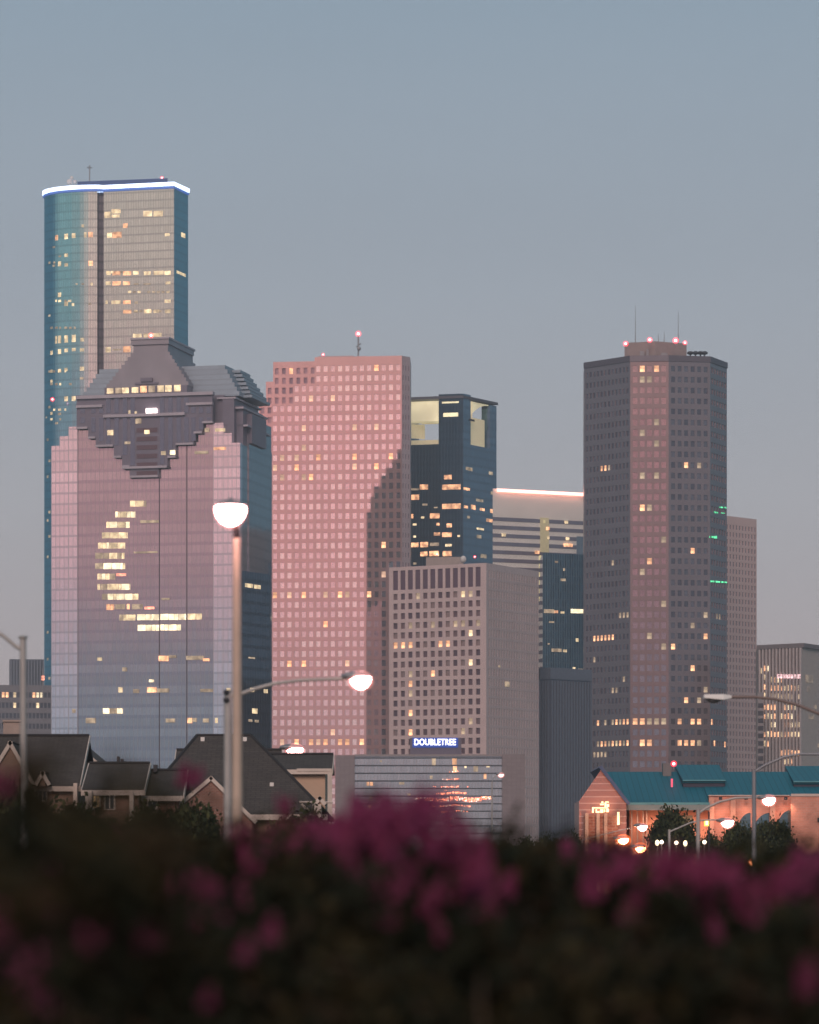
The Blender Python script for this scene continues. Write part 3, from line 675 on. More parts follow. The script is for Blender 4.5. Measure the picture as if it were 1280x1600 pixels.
for i in range(n4):  # curved lit soffit on the right side
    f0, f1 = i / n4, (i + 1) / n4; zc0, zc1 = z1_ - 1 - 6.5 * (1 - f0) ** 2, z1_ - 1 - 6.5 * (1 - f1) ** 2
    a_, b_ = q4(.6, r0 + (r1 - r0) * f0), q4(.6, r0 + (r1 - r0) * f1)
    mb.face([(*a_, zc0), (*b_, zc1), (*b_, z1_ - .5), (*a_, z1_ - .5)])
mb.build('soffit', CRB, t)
mb = MB(); blk(mb, -.4, w4, -.4, d4 + .6, ZZ(625.5, 1590), ZZ(621.5, 1590), 0, 0, 0); mb.build('roof_slab', mat('roof_slab', (.13, .13, .16), .6, .3), t)
mb = MB()
for s_, v_ in ((.6, .6), (.6, d4 * .2), (sp1 - .6, .6), (sp1 - .6, 4), (.6, d4 * .9)):
    a_ = q4(s_, v_); mb.box(a_[0] - .5, a_[0] + .5, a_[1] - .5, a_[1] + .5, z1_ - 1, ZZ(625.6, 1590))
mb.build('roof_post', DARK, t)
vis = [A4, B4, C4]
patch(t, vis, 693, 716, 645, 651, CRB, 'lit_opening', .3); patch(t, vis, 691, 717, 627.5, 630, CRB, 'lit_opening', .3)
patch(t, vis, 733, 741, 655, 658, DARK, 'bracket', .3)
beacon(722, 619, 1590, t, 1.0)
for it in """694 706 742 749 O;656 669 757 765 O;643 655 763 766 D;691 720 757 765 O;724 734 762 766 O;767 772 768 773 D;640 655 773 781 O;660 668 787 790 D;678 684 792 794 D;691 720 787 795 O;725 731 790 794 O;736 743 789 796 O;750 757 794 798 O;766 776 796 802 O;
640 646 803 810 O;658 663 807 810 L;672 687 802 810 O;730 734 806 810 D;760 773 811 816 O;645 651 818 821 L;682 687 817 821 O;698 706 818 824 O;678 688 832 837 O;691 706 832 839 O;745 756 825 828 L;745 752 836 841 D;715 719 836 839 L;646 650 837 840 L;
642 654 848 855 O;657 669 847 855 O;672 686 848 853 D;696 706 850 854 L;657 668 862 869 O;671 686 861 869 O;692 706 861 869 O;666 680 877 882 O;646 651 879 882 D;732 738 732 736 D;764 770 737 742 D;751 760 866 872 D;744 755 780 784 D;728 738 730 735 D""".replace('\n', '').split(';'):
    a_, b_, c_, d_, m_ = it.split(); patch(t, vis, float(a_), float(b_), float(c_), float(d_), {'O': LITO, 'D': LITD, 'L': LIT}[m_])

# ================================================================== 5. hotel tower
t = thing('hotel_tower', 'beige concrete hotel tower with square windows beside the pink tower', 'building', (*P(740, 1110), 0))
CON = mat('beige_concrete', (.68, .545, .54), .7, .05, vs=.12, var=.07)
COND = mat('side_concrete', (.68, .56, .56), .75, .05, vs=.12, var=.06)
hgl = [mat('hotel_glass_%s' % k, c_, .2, .35) for k, c_ in (('a', (.17, .11, .13)), ('b', (.23, .16, .17)), ('c', (.13, .09, .115)), ('d', (.33, .25, .24)))]
A5, B5, C5 = P(608, 1117), P(760, 1100), P(842, 1131)
zt = ZZ(879.5, 1100); zb = ZZ(919, 1100)
mb = MB(); wins = []; tall = []
rr = 3.13; nr = int(zb / rr); zb0 = zb - nr * rr
dx, dy, l5 = edge_dir(A5, B5)
wgrid(mb, wins, A5, B5, zb0, zb, 12, nr, .55, .62, .5, mu=(1.0, 1.6))
wgrid(mb, tall, A5, B5, zb, zt, 12, 1, .66, .78, .4, mu=(1.0, 1.6), zoff=.35)
mb.wall(A5, B5, -1, zb0); mb.build('facade', CON, t)
mb = MB(); side = []
Bs = (B5[0] + edge_dir(B5, C5)[0] * 1.2, B5[1] + edge_dir(B5, C5)[1] * 1.2)
mb.wall(B5, Bs, -1, zt); wgrid(mb, side, Bs, C5, zb0, zb + 2 * rr, 20, nr + 2, .34, .78, .25); mb.wall(Bs, C5, zb + 2 * rr, zt); mb.wall(Bs, C5, -1, zb0)
D5 = (A5[0] + C5[0] - B5[0], A5[1] + C5[1] - B5[1]); mb.wall(C5, D5, -1, zt); mb.wall(D5, A5, -1, zt); mb.face([(*p, zt) for p in (A5, B5, C5, D5)], 1)
mb.build('side_wall', [COND, ROOF], t)
mb = MB(); mb.prism([(A5[0] + 12, 1121), (A5[0] + 24, 1119), (A5[0] + 24, 1128), (A5[0] + 12, 1128)], zt, ZZ(870, 1119)); mb.build('roof_plant', mat('plant_room', (.42, .36, .33), .7), t)
mb = MB(); mb.ball((PX(724, 1112), 1112, ZZ(874, 1112)), 1.0, 1.0, 1.2); mb.build('roof_tank', WHT, t)
ll = [(625, 1006, 643, 0, LITO), (692, 1006, 703, 0, LITO)]
pl = [(690, 1006, LITO), (704, 1006, LITO), (643, 1067, LITO), (643, 1082, LITD), (643, 1051, LITD), (643, 1113, LITO), (643, 1144, LITO), (656, 928, LITD), (727, 928, LIT), (738, 928, LITD), (727, 973, LITD), (739, 988, LIT), (739, 1035, LIT), (751, 973, LITD), (680, 1052, LITO), (739, 1128, LITD), (727, 1144, LITD), (715, 973, LITD), (679, 974, LITD), (643, 973, LITD), (620, 1006, LITO), (631, 1006, LITO)]
def hl(px, py, w_):
    if abs(py - 1006) < 6 and (615 < px < 648 or 688 < px < 706): return MC['lit_orange']
    return near(pl, 5, 6)(px, py, w_)
place_windows(t, wins, hgl, hl, 'hotel', limit=86)
place_windows(t, tall, [mat('tall_panel_glass', (.15, .10, .14), .25, .3)], None, 'hoteltall', name='tall_window')
sg = [mat('side_glass', (.13, .10, .11), .3, .3)]
place_windows(t, side, sg, None, 'hotelside', limit=0)
patch(t, [B5, C5], 789, 796, 1065, 1073, LITD); patch(t, [B5, C5], 779, 782, 1040, 1043, LITD)
beacon(683, 866, 1117, t, .6); beacon(742, 870, 1112, t, .6)

# ================================================================== 6. low glass block + sign
t = thing('glass_office_block', 'low mirror glass block with dark floor lines and strings of orange light reflections', 'building', (*P(670, 905), 0))
Y6 = 900
LG = grid_mat('low_block_glass', (.66, .58, .58), (.48, .43, .43), .85, 2.03, .10, .04, .14, .75, .07, .006, span=(.3, .27, .28))
mb = MB(); mb.prism([P(554, Y6), P(785, Y6), P(785, Y6 + 14), P(554, Y6 + 14)], 0, ZZ(1180, Y6)); mb.m[-2] = 1; mb.build('curtain_wall', [LG, ROOF], t)
STN = grid_mat('grey_stone_panels', (.27, .23, .245), (.20, .17, .18), 1.2, 1.0, .05, .06, .6, .1, .06, .002)
for a_, b_, tp in ((524, 554, 1180.5), (785, 820, 1179)):
    mb = MB(); mb.prism([P(a_ + .05, Y6 - 1.5), P(b_ - .05, Y6 - 1.5), P(b_ - .05, Y6 + 16), P(a_ + .05, Y6 + 16)], 0, ZZ(tp, Y6)); mb.build('stone_pier', STN, t)
mb = MB(); mb.prism([P(553.9, Y6 - .5), P(784.9, Y6 - .5), P(784.9, Y6 + .3), P(553.9, Y6 + .3)], ZZ(1182, Y6), ZZ(1178.8, Y6)); mb.build('coping', mat('coping', (.33, .29, .30), .6), t)
for y_ in (1184.5, 1196.5, 1208.5, 1220.5, 1232, 1244, 1256, 1267.5, 1279, 1290.5, 1302, 1314):
    mb = MB(); mb.prism([P(554.2, Y6 - .18), P(784.8, Y6 - .18), P(784.8, Y6 - .01), P(554.2, Y6 - .01)], ZZ(y_ + .75, Y6), ZZ(y_ - .75, Y6)); mb.build('floor_line', DARK, t)
vis = [P(554, Y6), P(785, Y6)]
for x0, x1, y0, y1, m_ in ((573, 577, 1222, 1228, LITO), (578.5, 583, 1222, 1228, LITO), (675, 681, 1184, 1196, LITD), (707, 714, 1185, 1195, LITO), (708, 714, 1197, 1207, LITO), (740, 747, 1197, 1206, LITD), (756, 760, 1209, 1217, LITO), (594, 597, 1188, 1191, LITD), (726, 729, 1197, 1200, LIT), (760, 765, 1197, 1199, LIT),
                           (576, 580, 1258, 1266, LITO), (578, 582, 1245, 1252, LITD), (637, 642, 1240, 1243, LITD), (624, 632, 1222, 1226, LITD), (672, 676, 1212, 1217, LITD)):
    patch(t, vis, x0, x1, y0, y1, m_)
SPK = mat('reflection_glow', (.3, .15, .1), .4, em=(1, .24, .12), es=4.5, emvar=(1.2, .3, 1.6))  # glowing dots stand for orange light mirrored in the glass
SPW = mat('pale_glow', (.3, .3, .25), .4, em=(1, .75, .6), es=3)
rowsL = [(1206.5, 703, 717, .9), (1218, 692, 700, .7), (1218, 703, 718, 1.0), (1229.5, 678, 681, .8), (1229.5, 690, 717, .8), (1229.5, 731, 733, .7), (1240, 683, 686, .8), (1239.5, 690, 729, 1.7), (1248.5, 651, 767, 1.5), (1251, 665, 752, 1.1), (1246.5, 700, 768, 1.0), (1259, 655, 682, 1.0), (1259, 686, 736, 1.2), (1268, 691, 730, .9), (1279.5, 695, 718, .6), (1291, 697, 706, .6), (1235.5, 695, 699, .8)]
cnt = 0
for y_, x0, x1, r_ in rowsL:
    mb = MB(); x_ = x0
    while x_ < x1:
        yy = y_ + math.sin(x_ * .13) * 1.1 * (r_ > .85) + random.uniform(-.5, .5); rr_ = r_ * random.uniform(.55, 1.0) * Y6 / F
        c_ = (PX(x_, Y6), Y6 - .35, ZZ(yy, Y6)); mb.box(c_[0] - rr_ * random.uniform(.6, 1.4), c_[0] + rr_, c_[1], c_[1] + .3, c_[2] - rr_ * .8, c_[2] + rr_ * .8, random.choice((0, 0, 0, 1)))
        x_ += random.choice((2.1, 2.6, 3.2, 4.4))
    mb.build('reflected_lights', [SPK, SPW], t)['kind'] = 'stuff'

t = thing('rooftop_sign', 'blue illuminated hotel name sign with white letters on the low glass block roof', 'sign', (*P(681, Y6 + 2), ZZ(1180, Y6 + 2)))
mb = MB(); mb.prism([P(641, Y6 + 1), P(721, Y6 + 1), P(721, Y6 + 3), P(641, Y6 + 3)], ZZ(1180, Y6 + 1), ZZ(1153, Y6 + 1)); mb.build('sign_board', mat('sign_board', (.16, .14, .20), .5), t)
mb = MB(); mb.prism([P(644.5, Y6 + .8), P(716, Y6 + .8), P(716, Y6 + .98), P(644.5, Y6 + .98)], ZZ(1168, Y6), ZZ(1152.5, Y6)); mb.build('light_box', mat('blue_box', (.02, .06, .3), .4, em=(.02, .09, .5), es=.5), t)
def text(parent, body, x0, x1, ybase, ytop, Y, m, name='lettering', bold=.0, th=.06):
    cu = bpy.data.curves.new('t', 'FONT'); cu.body = body; cu.extrude = th; cu.offset = bold; o = bpy.data.objects.new('t', cu); col.objects.link(o)
    bpy.context.view_layer.update(); dg = bpy.context.evaluated_depsgraph_get(); me = bpy.data.meshes.new_from_object(o.evaluated_get(dg)); bpy.data.objects.remove(o)
    vs = [v.co.copy() for v in me.vertices]; mnx, mxx = min(v.x for v in vs), max(v.x for v in vs); mny, mxy = min(v.y for v in vs), max(v.y for v in vs)
    X0, X1, Z0, Z1 = PX(x0, Y), PX(x1, Y), ZZ(ybase, Y), ZZ(ytop, Y); L_ = parent.location
    for v in me.vertices:
        c_ = v.co.copy(); v.co = (X0 + (c_.x - mnx) / (mxx - mnx) * (X1 - X0) - L_.x, Y - c_.z - L_.y, Z0 + (c_.y - mny) / (mxy - mny) * (Z1 - Z0) - L_.z)
    me.materials.clear(); me.materials.append(m); me.update()
    o = bpy.data.objects.new(name, me); col.objects.link(o); o.parent = parent; return o
text(t, 'DOUBLETREE', 647.5, 712.5, 1164.5, 1154.5, Y6 + .7, mat('sign_white', (.8, .8, .8), .4, em=(1, .97, 1), es=2.6), bold=.02)

# ================================================================== 7. cream banded block with the glowing roof line
t = thing('banded_office_block', 'cream block with dark ribbon windows under a glowing orange white roof line', 'building', (*P(845, 1450), 0))
A7, B7 = P(770, 1440), P(925, 1460)
CRW = mat('cream_panels', (.90, .87, .82), .7, .0, vs=.15, var=.05)
RIB = grid_mat('ribbon_glass', (.36, .31, .36), (.24, .21, .25), 1.5, 3, .12, .02, .15, .6, .1, .01)
zt = ZZ(763, 1440)
mb = MB(); C7, D7 = (B7[0] + 4, B7[1] + 30), (A7[0] + 4, A7[1] + 34); mb.prism([A7, B7, C7, D7], 0, zt); mb.m[-2] = 1; mb.build('wall', [CRW, ROOF], t)
y_ = 808; k = 0
while y_ < 1320:
    mb = MB(); dx, dy, l_ = edge_dir(A7, B7)
    a_, b_ = (A7[0] + dy * .12, A7[1] - dx * .12), (B7[0] + dy * .12, B7[1] - dx * .12)
    if k < 46: mb.prism([a_, b_, (B7[0] + dy * .01, B7[1] - dx * .01), (A7[0] + dy * .01, A7[1] - dx * .01)], ZZ(y_ + 6, 1441), ZZ(y_, 1441)); mb.build('ribbon_window', RIB, t)
    y_ += 12.9; k += 1
mb = MB(); a_, b_ = P(777, 1440), P(914, 1457); mb.prism([(a_[0], a_[1] - .6), (b_[0], b_[1] - .6), (b_[0], b_[1] - .1), (a_[0], a_[1] - .1)], ZZ(768.2, 1440), ZZ(763.5, 1440))
mb.build('light_strip', mat('orange_white_strip', (.8, .6, .5), .4, em=(1, .42, .34), es=4), t)
YST = mat('stair_light', (.7, .65, .4), .5, em=(1, .85, .42), es=.42, emvar=(.4, .3, 1.5))
mb = MB(); patch(t, [A7, B7], 844, 857.5, 809, 863, mat('stair_panel', (.62, .56, .36), .5, em=(1, .85, .45), es=.14), 'stair_panel', .3)
for k in range(14): patch(t, [A7, B7], 842.5, 849, 868 + k * 12.9, 875.5 + k * 12.9, YST if k < 6 else mat('pale_landing', (.65, .62, .60), .5), 'stair_landing', .32)
for x0, x1, yc, m_ in ((849, 852, 815, YST), (853, 858, 826, LITO), (855, 858, 840, LIT), (784, 790, 836, LIT), (882, 887, 816, LIT), (884, 889, 842, LIT), (881, 894, 852, LITO), (836, 842, 863, LITO)): patch(t, [A7, B7], x0, x1, yc - 2.3, yc + 2.3, m_, dep=.5)

t = thing('glass_office_block', 'dark blue gridded glass block wedged left of the octagonal tower', 'building', (*P(880, 1395), 0))
NB = grid_mat('blue_gridded_glass', (.14, .32, .46), (.26, .42, .52), 1.05, 3.2, .2, .12, .08, .75, .25, .02, line_metal=.5)
mb = MB(); a_, b_ = P(848, 1390), P(925, 1398); mb.prism([a_, b_, (b_[0], 1418), (a_[0], 1418)], 0, ZZ(864, 1390)); mb.m[-2] = 1; mb.build('curtain_wall', [NB, ROOF], t)
v7 = [a_, b_]
for x0, x1, yc, hh, m_ in ((850, 866, 955, 3, LITD), (866, 872, 956, 2, LITO), (876, 882, 957, 1.6, LIT), (892, 912, 955, 3.2, LITC), (867, 872, 878, 1.5, LITD), (880, 883, 890, 2, LITD), (876, 884, 906, 2, LITD), (900, 904, 1000, 2.6, LIT), (862, 878, 1016, 2.5, LITD), (880, 886, 1017, 2, LIT), (858, 866, 972, 1.2, LITD), (856, 859, 1006, 1.2, LITD), (895, 899, 1045, 2.6, LIT), (864, 876, 1052, 1.8, LITD), (903, 912, 1048, 3, LITD), (889, 898, 1052, 2, LITD)):
    patch(t, v7, x0, x1, yc - hh, yc + hh, m_)
t = thing('office_block', 'pale blue tower top peeking out behind the dark blue gridded block', 'building', (*P(915, 1420), 0))
mb = MB(); mb.prism([P(901, 1420), P(925, 1422), P(925, 1437), P(901, 1435)], 0, ZZ(838, 1420)); mb.m[-2] = 1; mb.build('wall', [grid_mat('pale_blue_wall', (.36, .44, .52), (.3, .36, .42), 1.5, 3.5, .1, .2, .2, .6), ROOF], t)
t = thing('ribbed_office_block', 'dark slate ribbed block right of the hotel tower', 'building', (*P(880, 1150), 0))
a_, b_, c_ = P(843.5, 1150), P(860, 1146), P(925, 1160)
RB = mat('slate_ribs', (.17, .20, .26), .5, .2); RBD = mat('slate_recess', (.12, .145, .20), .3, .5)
zt = ZZ(1045, 1150)
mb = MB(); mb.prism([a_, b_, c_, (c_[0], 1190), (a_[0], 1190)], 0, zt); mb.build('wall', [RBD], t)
mb = MB()
for p0, p1, n_ in ((a_, b_, 4), (b_, c_, 15)):
    dx, dy, l_ = edge_dir(p0, p1)
    for k in range(n_):
        s_ = (k + .2) * l_ / n_; q = (p0[0] + dx * s_, p0[1] + dy * s_); r_ = (p0[0] + dx * (s_ + l_ / n_ * .5), p0[1] + dy * (s_ + l_ / n_ * .5))
        mb.prism([(q[0] + dy * .4, q[1] - dx * .4), (r_[0] + dy * .4, r_[1] - dx * .4), (r_[0] + dy * .02, r_[1] - dx * .02), (q[0] + dy * .02, q[1] - dx * .02)], 0, ZZ(1064, 1150))
mb.build('ribs', RB, t)
mb = MB(); pr = [(a_[0] - .0, a_[1] - .5), (b_[0], b_[1] - .5), (c_[0], c_[1] - .5), (c_[0], 1189), (a_[0], 1189)]; mb.prism(pr, ZZ(1062, 1150), zt + .2); mb.build('parapet', RB, t)

# ================================================================== 8. octagonal tower
t = thing('office_tower', 'brown octagonal tower with four red rooftop beacons and a pink lit central bay', 'skyscraper', (*P(1020, 1320), 0))
V = [P(913, 1318), P(985, 1300), P(1045, 1299), P(1110, 1302), P(1136, 1318)]
zt = ZZ(557, 1300); rr = 4.02; zw1 = ZZ(568, 1300)
o1 = mat('octagon_stone', (.37, .295, .31), .28, .72, vs=.12, var=.06)
o2 = mat('octagon_bay_stone', (.27, .19, .20), .3, .50, vs=.12, var=.06)  # bay copy of the stone, reflected pink sky put into its colour
og = [mat('octagon_glass_%s' % k, c_, .10, .75) for k, c_ in (('a', (.27, .235, .26)), ('b', (.22, .19, .22)), ('c', (.33, .28, .31)))]
og2 = [mat('octagon_bay_glass_%s' % k, c_, .08, .85) for k, c_ in (('a', (.46, .34, .36)), ('b', (.40, .30, .32)))]  # brighter pink copy of the glass for the sky-reflecting bay
mb = MB(); W = [[], [], [], []]; nr = int(zw1 / rr); zb0 = zw1 - nr * rr; u = 0
for i, (nc, wf, hf) in enumerate(((12, .62, .5), (5, .66, .58), (6, .62, .52), (6, .66, .52))):
    mi_ = 2 if i == 1 else 0
    wgrid(mb, W[i], V[i], V[i + 1], zb0, zw1, nc, nr, wf, hf, .25, mu=(.5, .5), u0=u, mi=mi_); mb.wall(V[i], V[i + 1], zw1, zt, mi_); mb.wall(V[i], V[i + 1], -1, zb0, mi_)
V2 = [(V[4][0] - 2, 1345), (V[4][0] - 12, 1362), (V[0][0] + 12, 1362), (V[0][0] + 1, 1345)]
ring = V + V2
for i in range(4, len(ring)): mb.wall(ring[i], ring[(i + 1) % len(ring)], -1, zt)
mb.face([(*p, zt) for p in ring], 1); mb.build('facade', [o1, ROOF, o2], t)
mb = MB(); strp = []
strip(t, V, zt - 1.9, zt + .3, mat('octagon_cap', (.16, .14, .17), .4, .4), 'parapet', .35)
ol = [(958, 872, LITD), (1022, 700, LITD), (1003, 683, LITD), (1027, 666, LITD), (1057, 801, LITD), (1094, 735, LITD), (1003, 886, LITD), (1040, 938, LITD), (953, 938, LITD), (1082, 1038, LITO), (1057, 1072, LITD), (975, 1055, LITD), (1100, 1072, LITD), (930, 1038, LITD), (1033, 851, LITD), (960, 1072, LITD), (1068, 1089, LITO), (1094, 1089, LITD), (945, 737, LITO), (951, 737, LITD), (1000, 582, LITO), (1027, 582, LITO), (1003, 599, LITD), (1015, 599, LITD), (1042, 614, LITD), (988, 666, LITO), (1072, 734, LITO), (1003, 751, LITD), (1027, 751, LITD), (1003, 801, LITO), (1013, 801, LITD), (1045, 801, LITD), (1014, 869, LITO), (1082, 868, LITO), (978, 955, LITD), (987, 955, LITO), (970, 955, LITD), (1103, 955, LITD), (1122, 956, LITD), (1082, 973, LITD), (1014, 987, LITD), (1105, 988, LITO), (1045, 988, LITD), (1048, 1005, LITO), (1040, 1005, LITD), (986, 1006, LIT)]
def ofn(px, py, w_):
    if abs(py - 991) < 7 and px < 962: return LITO
    if abs(py - 1125) < 8 and px < 1120: return random.choice([LITO, LITO, LITO, LITD, LITD, None])
    if abs(py - 1160) < 8 and (px < 982 or random.random() < .35): return random.choice([LITO, LIT, LITD, LITO, None])
    if abs(py - 1176) < 7 and 925 < px < 952: return LITD
    return near(ol, 4.5, 8)(px, py, w_)
allw = [(w_, 0) for w_ in W[0]] + [(w_, 0) for w_ in W[2]] + [(w_, 0) for w_ in W[3]]
place_windows(t, [w_ for w_, _ in allw], og, ofn, 'oct', limit=55); place_windows(t, W[1], og2, ofn, 'octb', limit=35)
PHC = mat('penthouse_concrete', (.34, .28, .27), .75)
mb = MB(); mb.prism([P(976, 1312), P(1024, 1308), P(1073, 1314), P(1073, 1340), P(976, 1340)], zt, ZZ(535, 1311)); mb.build('penthouse', PHC, t)
mb = MB()
for x0, x1, y0, y1 in ((1000, 1007, 548, 556), (1033, 1043, 551, 555), (1010, 1014, 545, 556)):
    mb.prism([P(x0, 1307.5), P(x1, 1307.5), P(x1, 1309), P(x0, 1309)], ZZ(y1, 1307), ZZ(y0, 1307))
mb.build('vent_box', mat('vent_grey', (.32, .31, .33), .6), t)
for x_ in (1079, 1087, 1095, 1101):
    mb = MB(); mb.ball((PX(x_, 1310), 1310, ZZ(551.5, 1310)), 1.3, 1.3, .7); mb.tube([(PX(x_, 1310), 1310, zt), (PX(x_, 1310), 1310, ZZ(551, 1310))], .3, 5); mb.build('roof_fan', DARK, t)
for x_, y_ in ((993, 477), (1060, 487), (1038, 518), (1029, 521)):
    mb = MB(); X_ = PX(x_, 1315); zz0 = ZZ(537, 1315); zz1 = ZZ(y_, 1315); mb.tube([(X_, 1315, zz0), (X_, 1315, zz0 + (zz1 - zz0) * .35), (X_, 1315, zz1)], [.2, .13, .07], 6); mb.build('antenna', METAL, t)
for x_, y_, s_ in ((978, 537, 1.15), (1015.5, 531, 1.15), (1056, 532, 1.3), (1070.5, 535.5, .95)): beacon(x_, y_, 1305, t, s_)
def green(x0, x1, yc, n_, hh):
    for k in range(n_):
        a_ = x0 + (x1 - x0) * k / n_; patch(t, V, a_, a_ + (x1 - x0) / n_ * .85, yc - hh * random.uniform(.5, 1) + (a_ - x0) * .07, yc + hh + (a_ - x0) * .07, GREEN, 'green_light')
green(1124, 1135.5, 792.5, 4, 1.1); green(1116, 1122.5, 800.5, 2, 1.2); green(1127, 1133, 801.5, 3, .7); green(1108.5, 1121, 838.5, 5, 2.0); green(1109, 1136, 908, 10, 1.3)
for x0, yc in ((1070, 953), (958, 872)): 
    pass

# ================================================================== 9. pink slab right of it, fin building, left background
t = thing('office_slab', 'pale pink slab with fine striped facade behind the octagonal tower', 'building', (*P(1155, 1470), 0))
a_, b_ = P(1115, 1468), P(1182.5, 1490)
PS = mat('pale_pink_panels', (.74, .56, .54), .7, .0, vs=.1, var=.05); psg = [mat('slab_glass_%s' % k, c_, .2, .5) for k, c_ in (('a', (.58, .42, .42)), ('b', (.52, .38, .39)))]
mb = MB(); wn_ = []; zt = ZZ(806, 1475); wgrid(mb, wn_, a_, b_, 0, zt, 14, 48, .55, .60, .2, mz=(0, 3)); c_, d_ = (b_[0], b_[1] + 25), (a_[0], a_[1] + 35)
mb.wall(b_, c_, 0, zt); mb.wall(c_, d_, 0, zt); mb.wall(d_, a_, 0, zt); mb.face([(*p, zt) for p in (a_, b_, c_, d_)], 1); mb.build('facade', [PS, ROOF], t); place_windows(t, wn_, psg, None, 'slab', limit=40)

t = thing('ribbed_office_block', 'block with tall pale vertical fins and many orange lit offices at the right edge', 'building', (*P(1230, 1260), 0))
a_, b_, c_ = P(1184.5, 1262), P(1253.5, 1250), P(1330, 1290)
zt = ZZ(1006, 1250)
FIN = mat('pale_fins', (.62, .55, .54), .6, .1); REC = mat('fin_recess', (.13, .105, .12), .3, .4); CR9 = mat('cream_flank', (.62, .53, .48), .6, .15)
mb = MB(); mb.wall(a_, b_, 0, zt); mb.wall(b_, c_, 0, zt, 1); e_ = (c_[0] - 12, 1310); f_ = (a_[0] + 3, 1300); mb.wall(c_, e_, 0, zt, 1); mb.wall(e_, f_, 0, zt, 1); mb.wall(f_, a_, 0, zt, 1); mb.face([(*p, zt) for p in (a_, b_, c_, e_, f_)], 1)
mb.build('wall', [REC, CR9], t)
dx, dy, l_ = edge_dir(a_, b_)
for k in range(13):
    s_ = (k + .55) * l_ / 13; mb = MB(); q = (a_[0] + dx * s_, a_[1] + dy * s_); r_ = (a_[0] + dx * (s_ + .62), a_[1] + dy * (s_ + .62))
    mb.prism([(q[0] + dy * .8, q[1] - dx * .8), (r_[0] + dy * .8, r_[1] - dx * .8), (r_[0] + dy * .02, r_[1] - dx * .02), (q[0] + dy * .02, q[1] - dx * .02)], 0, zt - 1.4); mb.build('fin', FIN, t)
strip(t, [a_, b_, c_], zt - 1.3, zt + .25, mat('fin_cap', (.22, .19, .20), .6), 'parapet', .9)
for it in """1195 1204 1044;1189 1192 1048;1194 1199 1058;1195 1198 1073;1195 1198 1086;1203 1254 1075;1206 1218 1088;1224 1243 1105;1195 1242 1119;1245 1254 1119;1206 1217 1132;1195 1220 1147;1222 1254 1176;1246 1254 1088;1216 1240 1088;1203 1222 1062;1228 1254 1132;1195 1215 1105;1224 1240 1190;1195 1206 1162;1222 1250 1147""".split(';'):
    x0, x1, yc = map(float, it.split()); x_ = x0
    while x_ < x1 - 1.5:
        if random.random() < .96: patch(t, [a_, b_], x_, min(x_ + 3.5, x1), yc - 4.2 + random.uniform(-.6, 1.5), yc + 4.4, random.choice([LITO, LITC, LIT, LITO]) if yc != 1088 else LITD)
        x_ += 5.2
x_ = 1217
while x_ < 1253: patch(t, [a_, b_], x_, x_ + 2.9, 1054, 1060, mat('lit_pink', (.4, .3, .3), .4, em=(1, .6, .62), es=1.5, emvar=(1.5, .3, 1.4)), dep=.85); x_ += 4.3
for x0, x1, yc, hh in ((1259, 1270, 1061, 6), (1262, 1266, 1077, 4), (1264, 1272, 1120, 4), (1272, 1276, 1105, 3), (1278, 1281, 1165, 3)): patch(t, [b_, c_], x0, x1, yc - hh, yc + hh, mat('lit_faint', (.45, .38, .34), .5, em=(1, .72, .45), es=.14, emvar=(.4, .3, 1.6)))
t = thing('office_block', 'narrow grey block with stacked ribbon windows left of the fin building', 'building', (*P(1188, 1235), 0))
mb = MB(); mb.prism([P(1184, 1235), P(1193.5, 1234), P(1193.5, 1247), P(1184, 1247)], 0, ZZ(1082, 1235)); mb.build('wall', mat('grey_panel', (.34, .31, .32), .6), t)
for k in range(14):
    patch(t, [P(1184, 1235), P(1193.5, 1234)], 1185, 1193, 1099 + k * 11.8, 1106 + k * 11.8, mat('grey_ribbon', (.13, .12, .14), .3, .4), 'ribbon_window')

t = thing('ribbed_office_block', 'distant slate blue ribbed block behind the left lamp post', 'building', (*P(40, 1750), 0))
mb = MB(); mb.prism([P(14.5, 1750), P(85, 1752), P(85, 1775), P(14.5, 1775)], 0, ZZ(1030, 1750)); mb.build('wall', mat('slate_recess2', (.10, .13, .18), .4, .3), t)
for k in range(12):
    mb = MB(); x_ = 16 + k * 4.6; mb.box(PX(x_, 1749), PX(x_ + 2.2, 1749), 1749.2, 1749.95, 0, ZZ(1031, 1749)); mb.build('rib', mat('slate_rib2', (.20, .24, .30), .5, .2), t)
t = thing('office_block', 'low grey office block with small lit windows at the left edge', 'building', (*P(30, 1500), 0))
GB = mat('grey_block_wall', (.24, .24, .27), .7, .1)
mb = MB(); wn_ = []; a_, b_ = P(-40, 1500), P(80, 1504); zt = ZZ(1070, 1500); wgrid(mb, wn_, a_, b_, 0, zt, 20, 18, .7, .5, .3, mz=(0, 2)); c_, d_ = (b_[0], 1525), (a_[0], 1525); mb.wall(b_, c_, 0, zt); mb.wall(c_, d_, 0, zt); mb.wall(d_, a_, 0, zt); mb.face([(*p, zt) for p in (a_, b_, c_, d_)], 1); mb.build('facade', [GB, ROOF], t)
gl = [(3, 1083, LITO), (10, 1084, LITO), (24, 1083, LIT), (55, 1083, LITO), (62, 1083, LITC), (24, 1097, LIT), (61, 1097, LIT), (24, 1112, LITD), (16, 1112, LITD), (48, 1112, LITD), (60, 1112, LITD), (3, 1127, LITO), (54, 1127, LITO)]
place_windows(t, wn_, [mat('grey_block_glass', (.13, .15, .19), .2, .5)], near(gl, 3.5, 6), 'leftblk', limit=60)
mb = MB(); X_ = PX(67, 1485); mb.tube([(X_, 1485, ZZ(1090, 1485)), (X_, 1485, ZZ(1044, 1485))], .25, 6); mb.build('roof_mast', METAL, t); patch(t, [P(60, 1484), P(75, 1484)], 64.8, 69.5, 1056, 1063, MC['lit_red_orange'], 'red_lamp', .3)
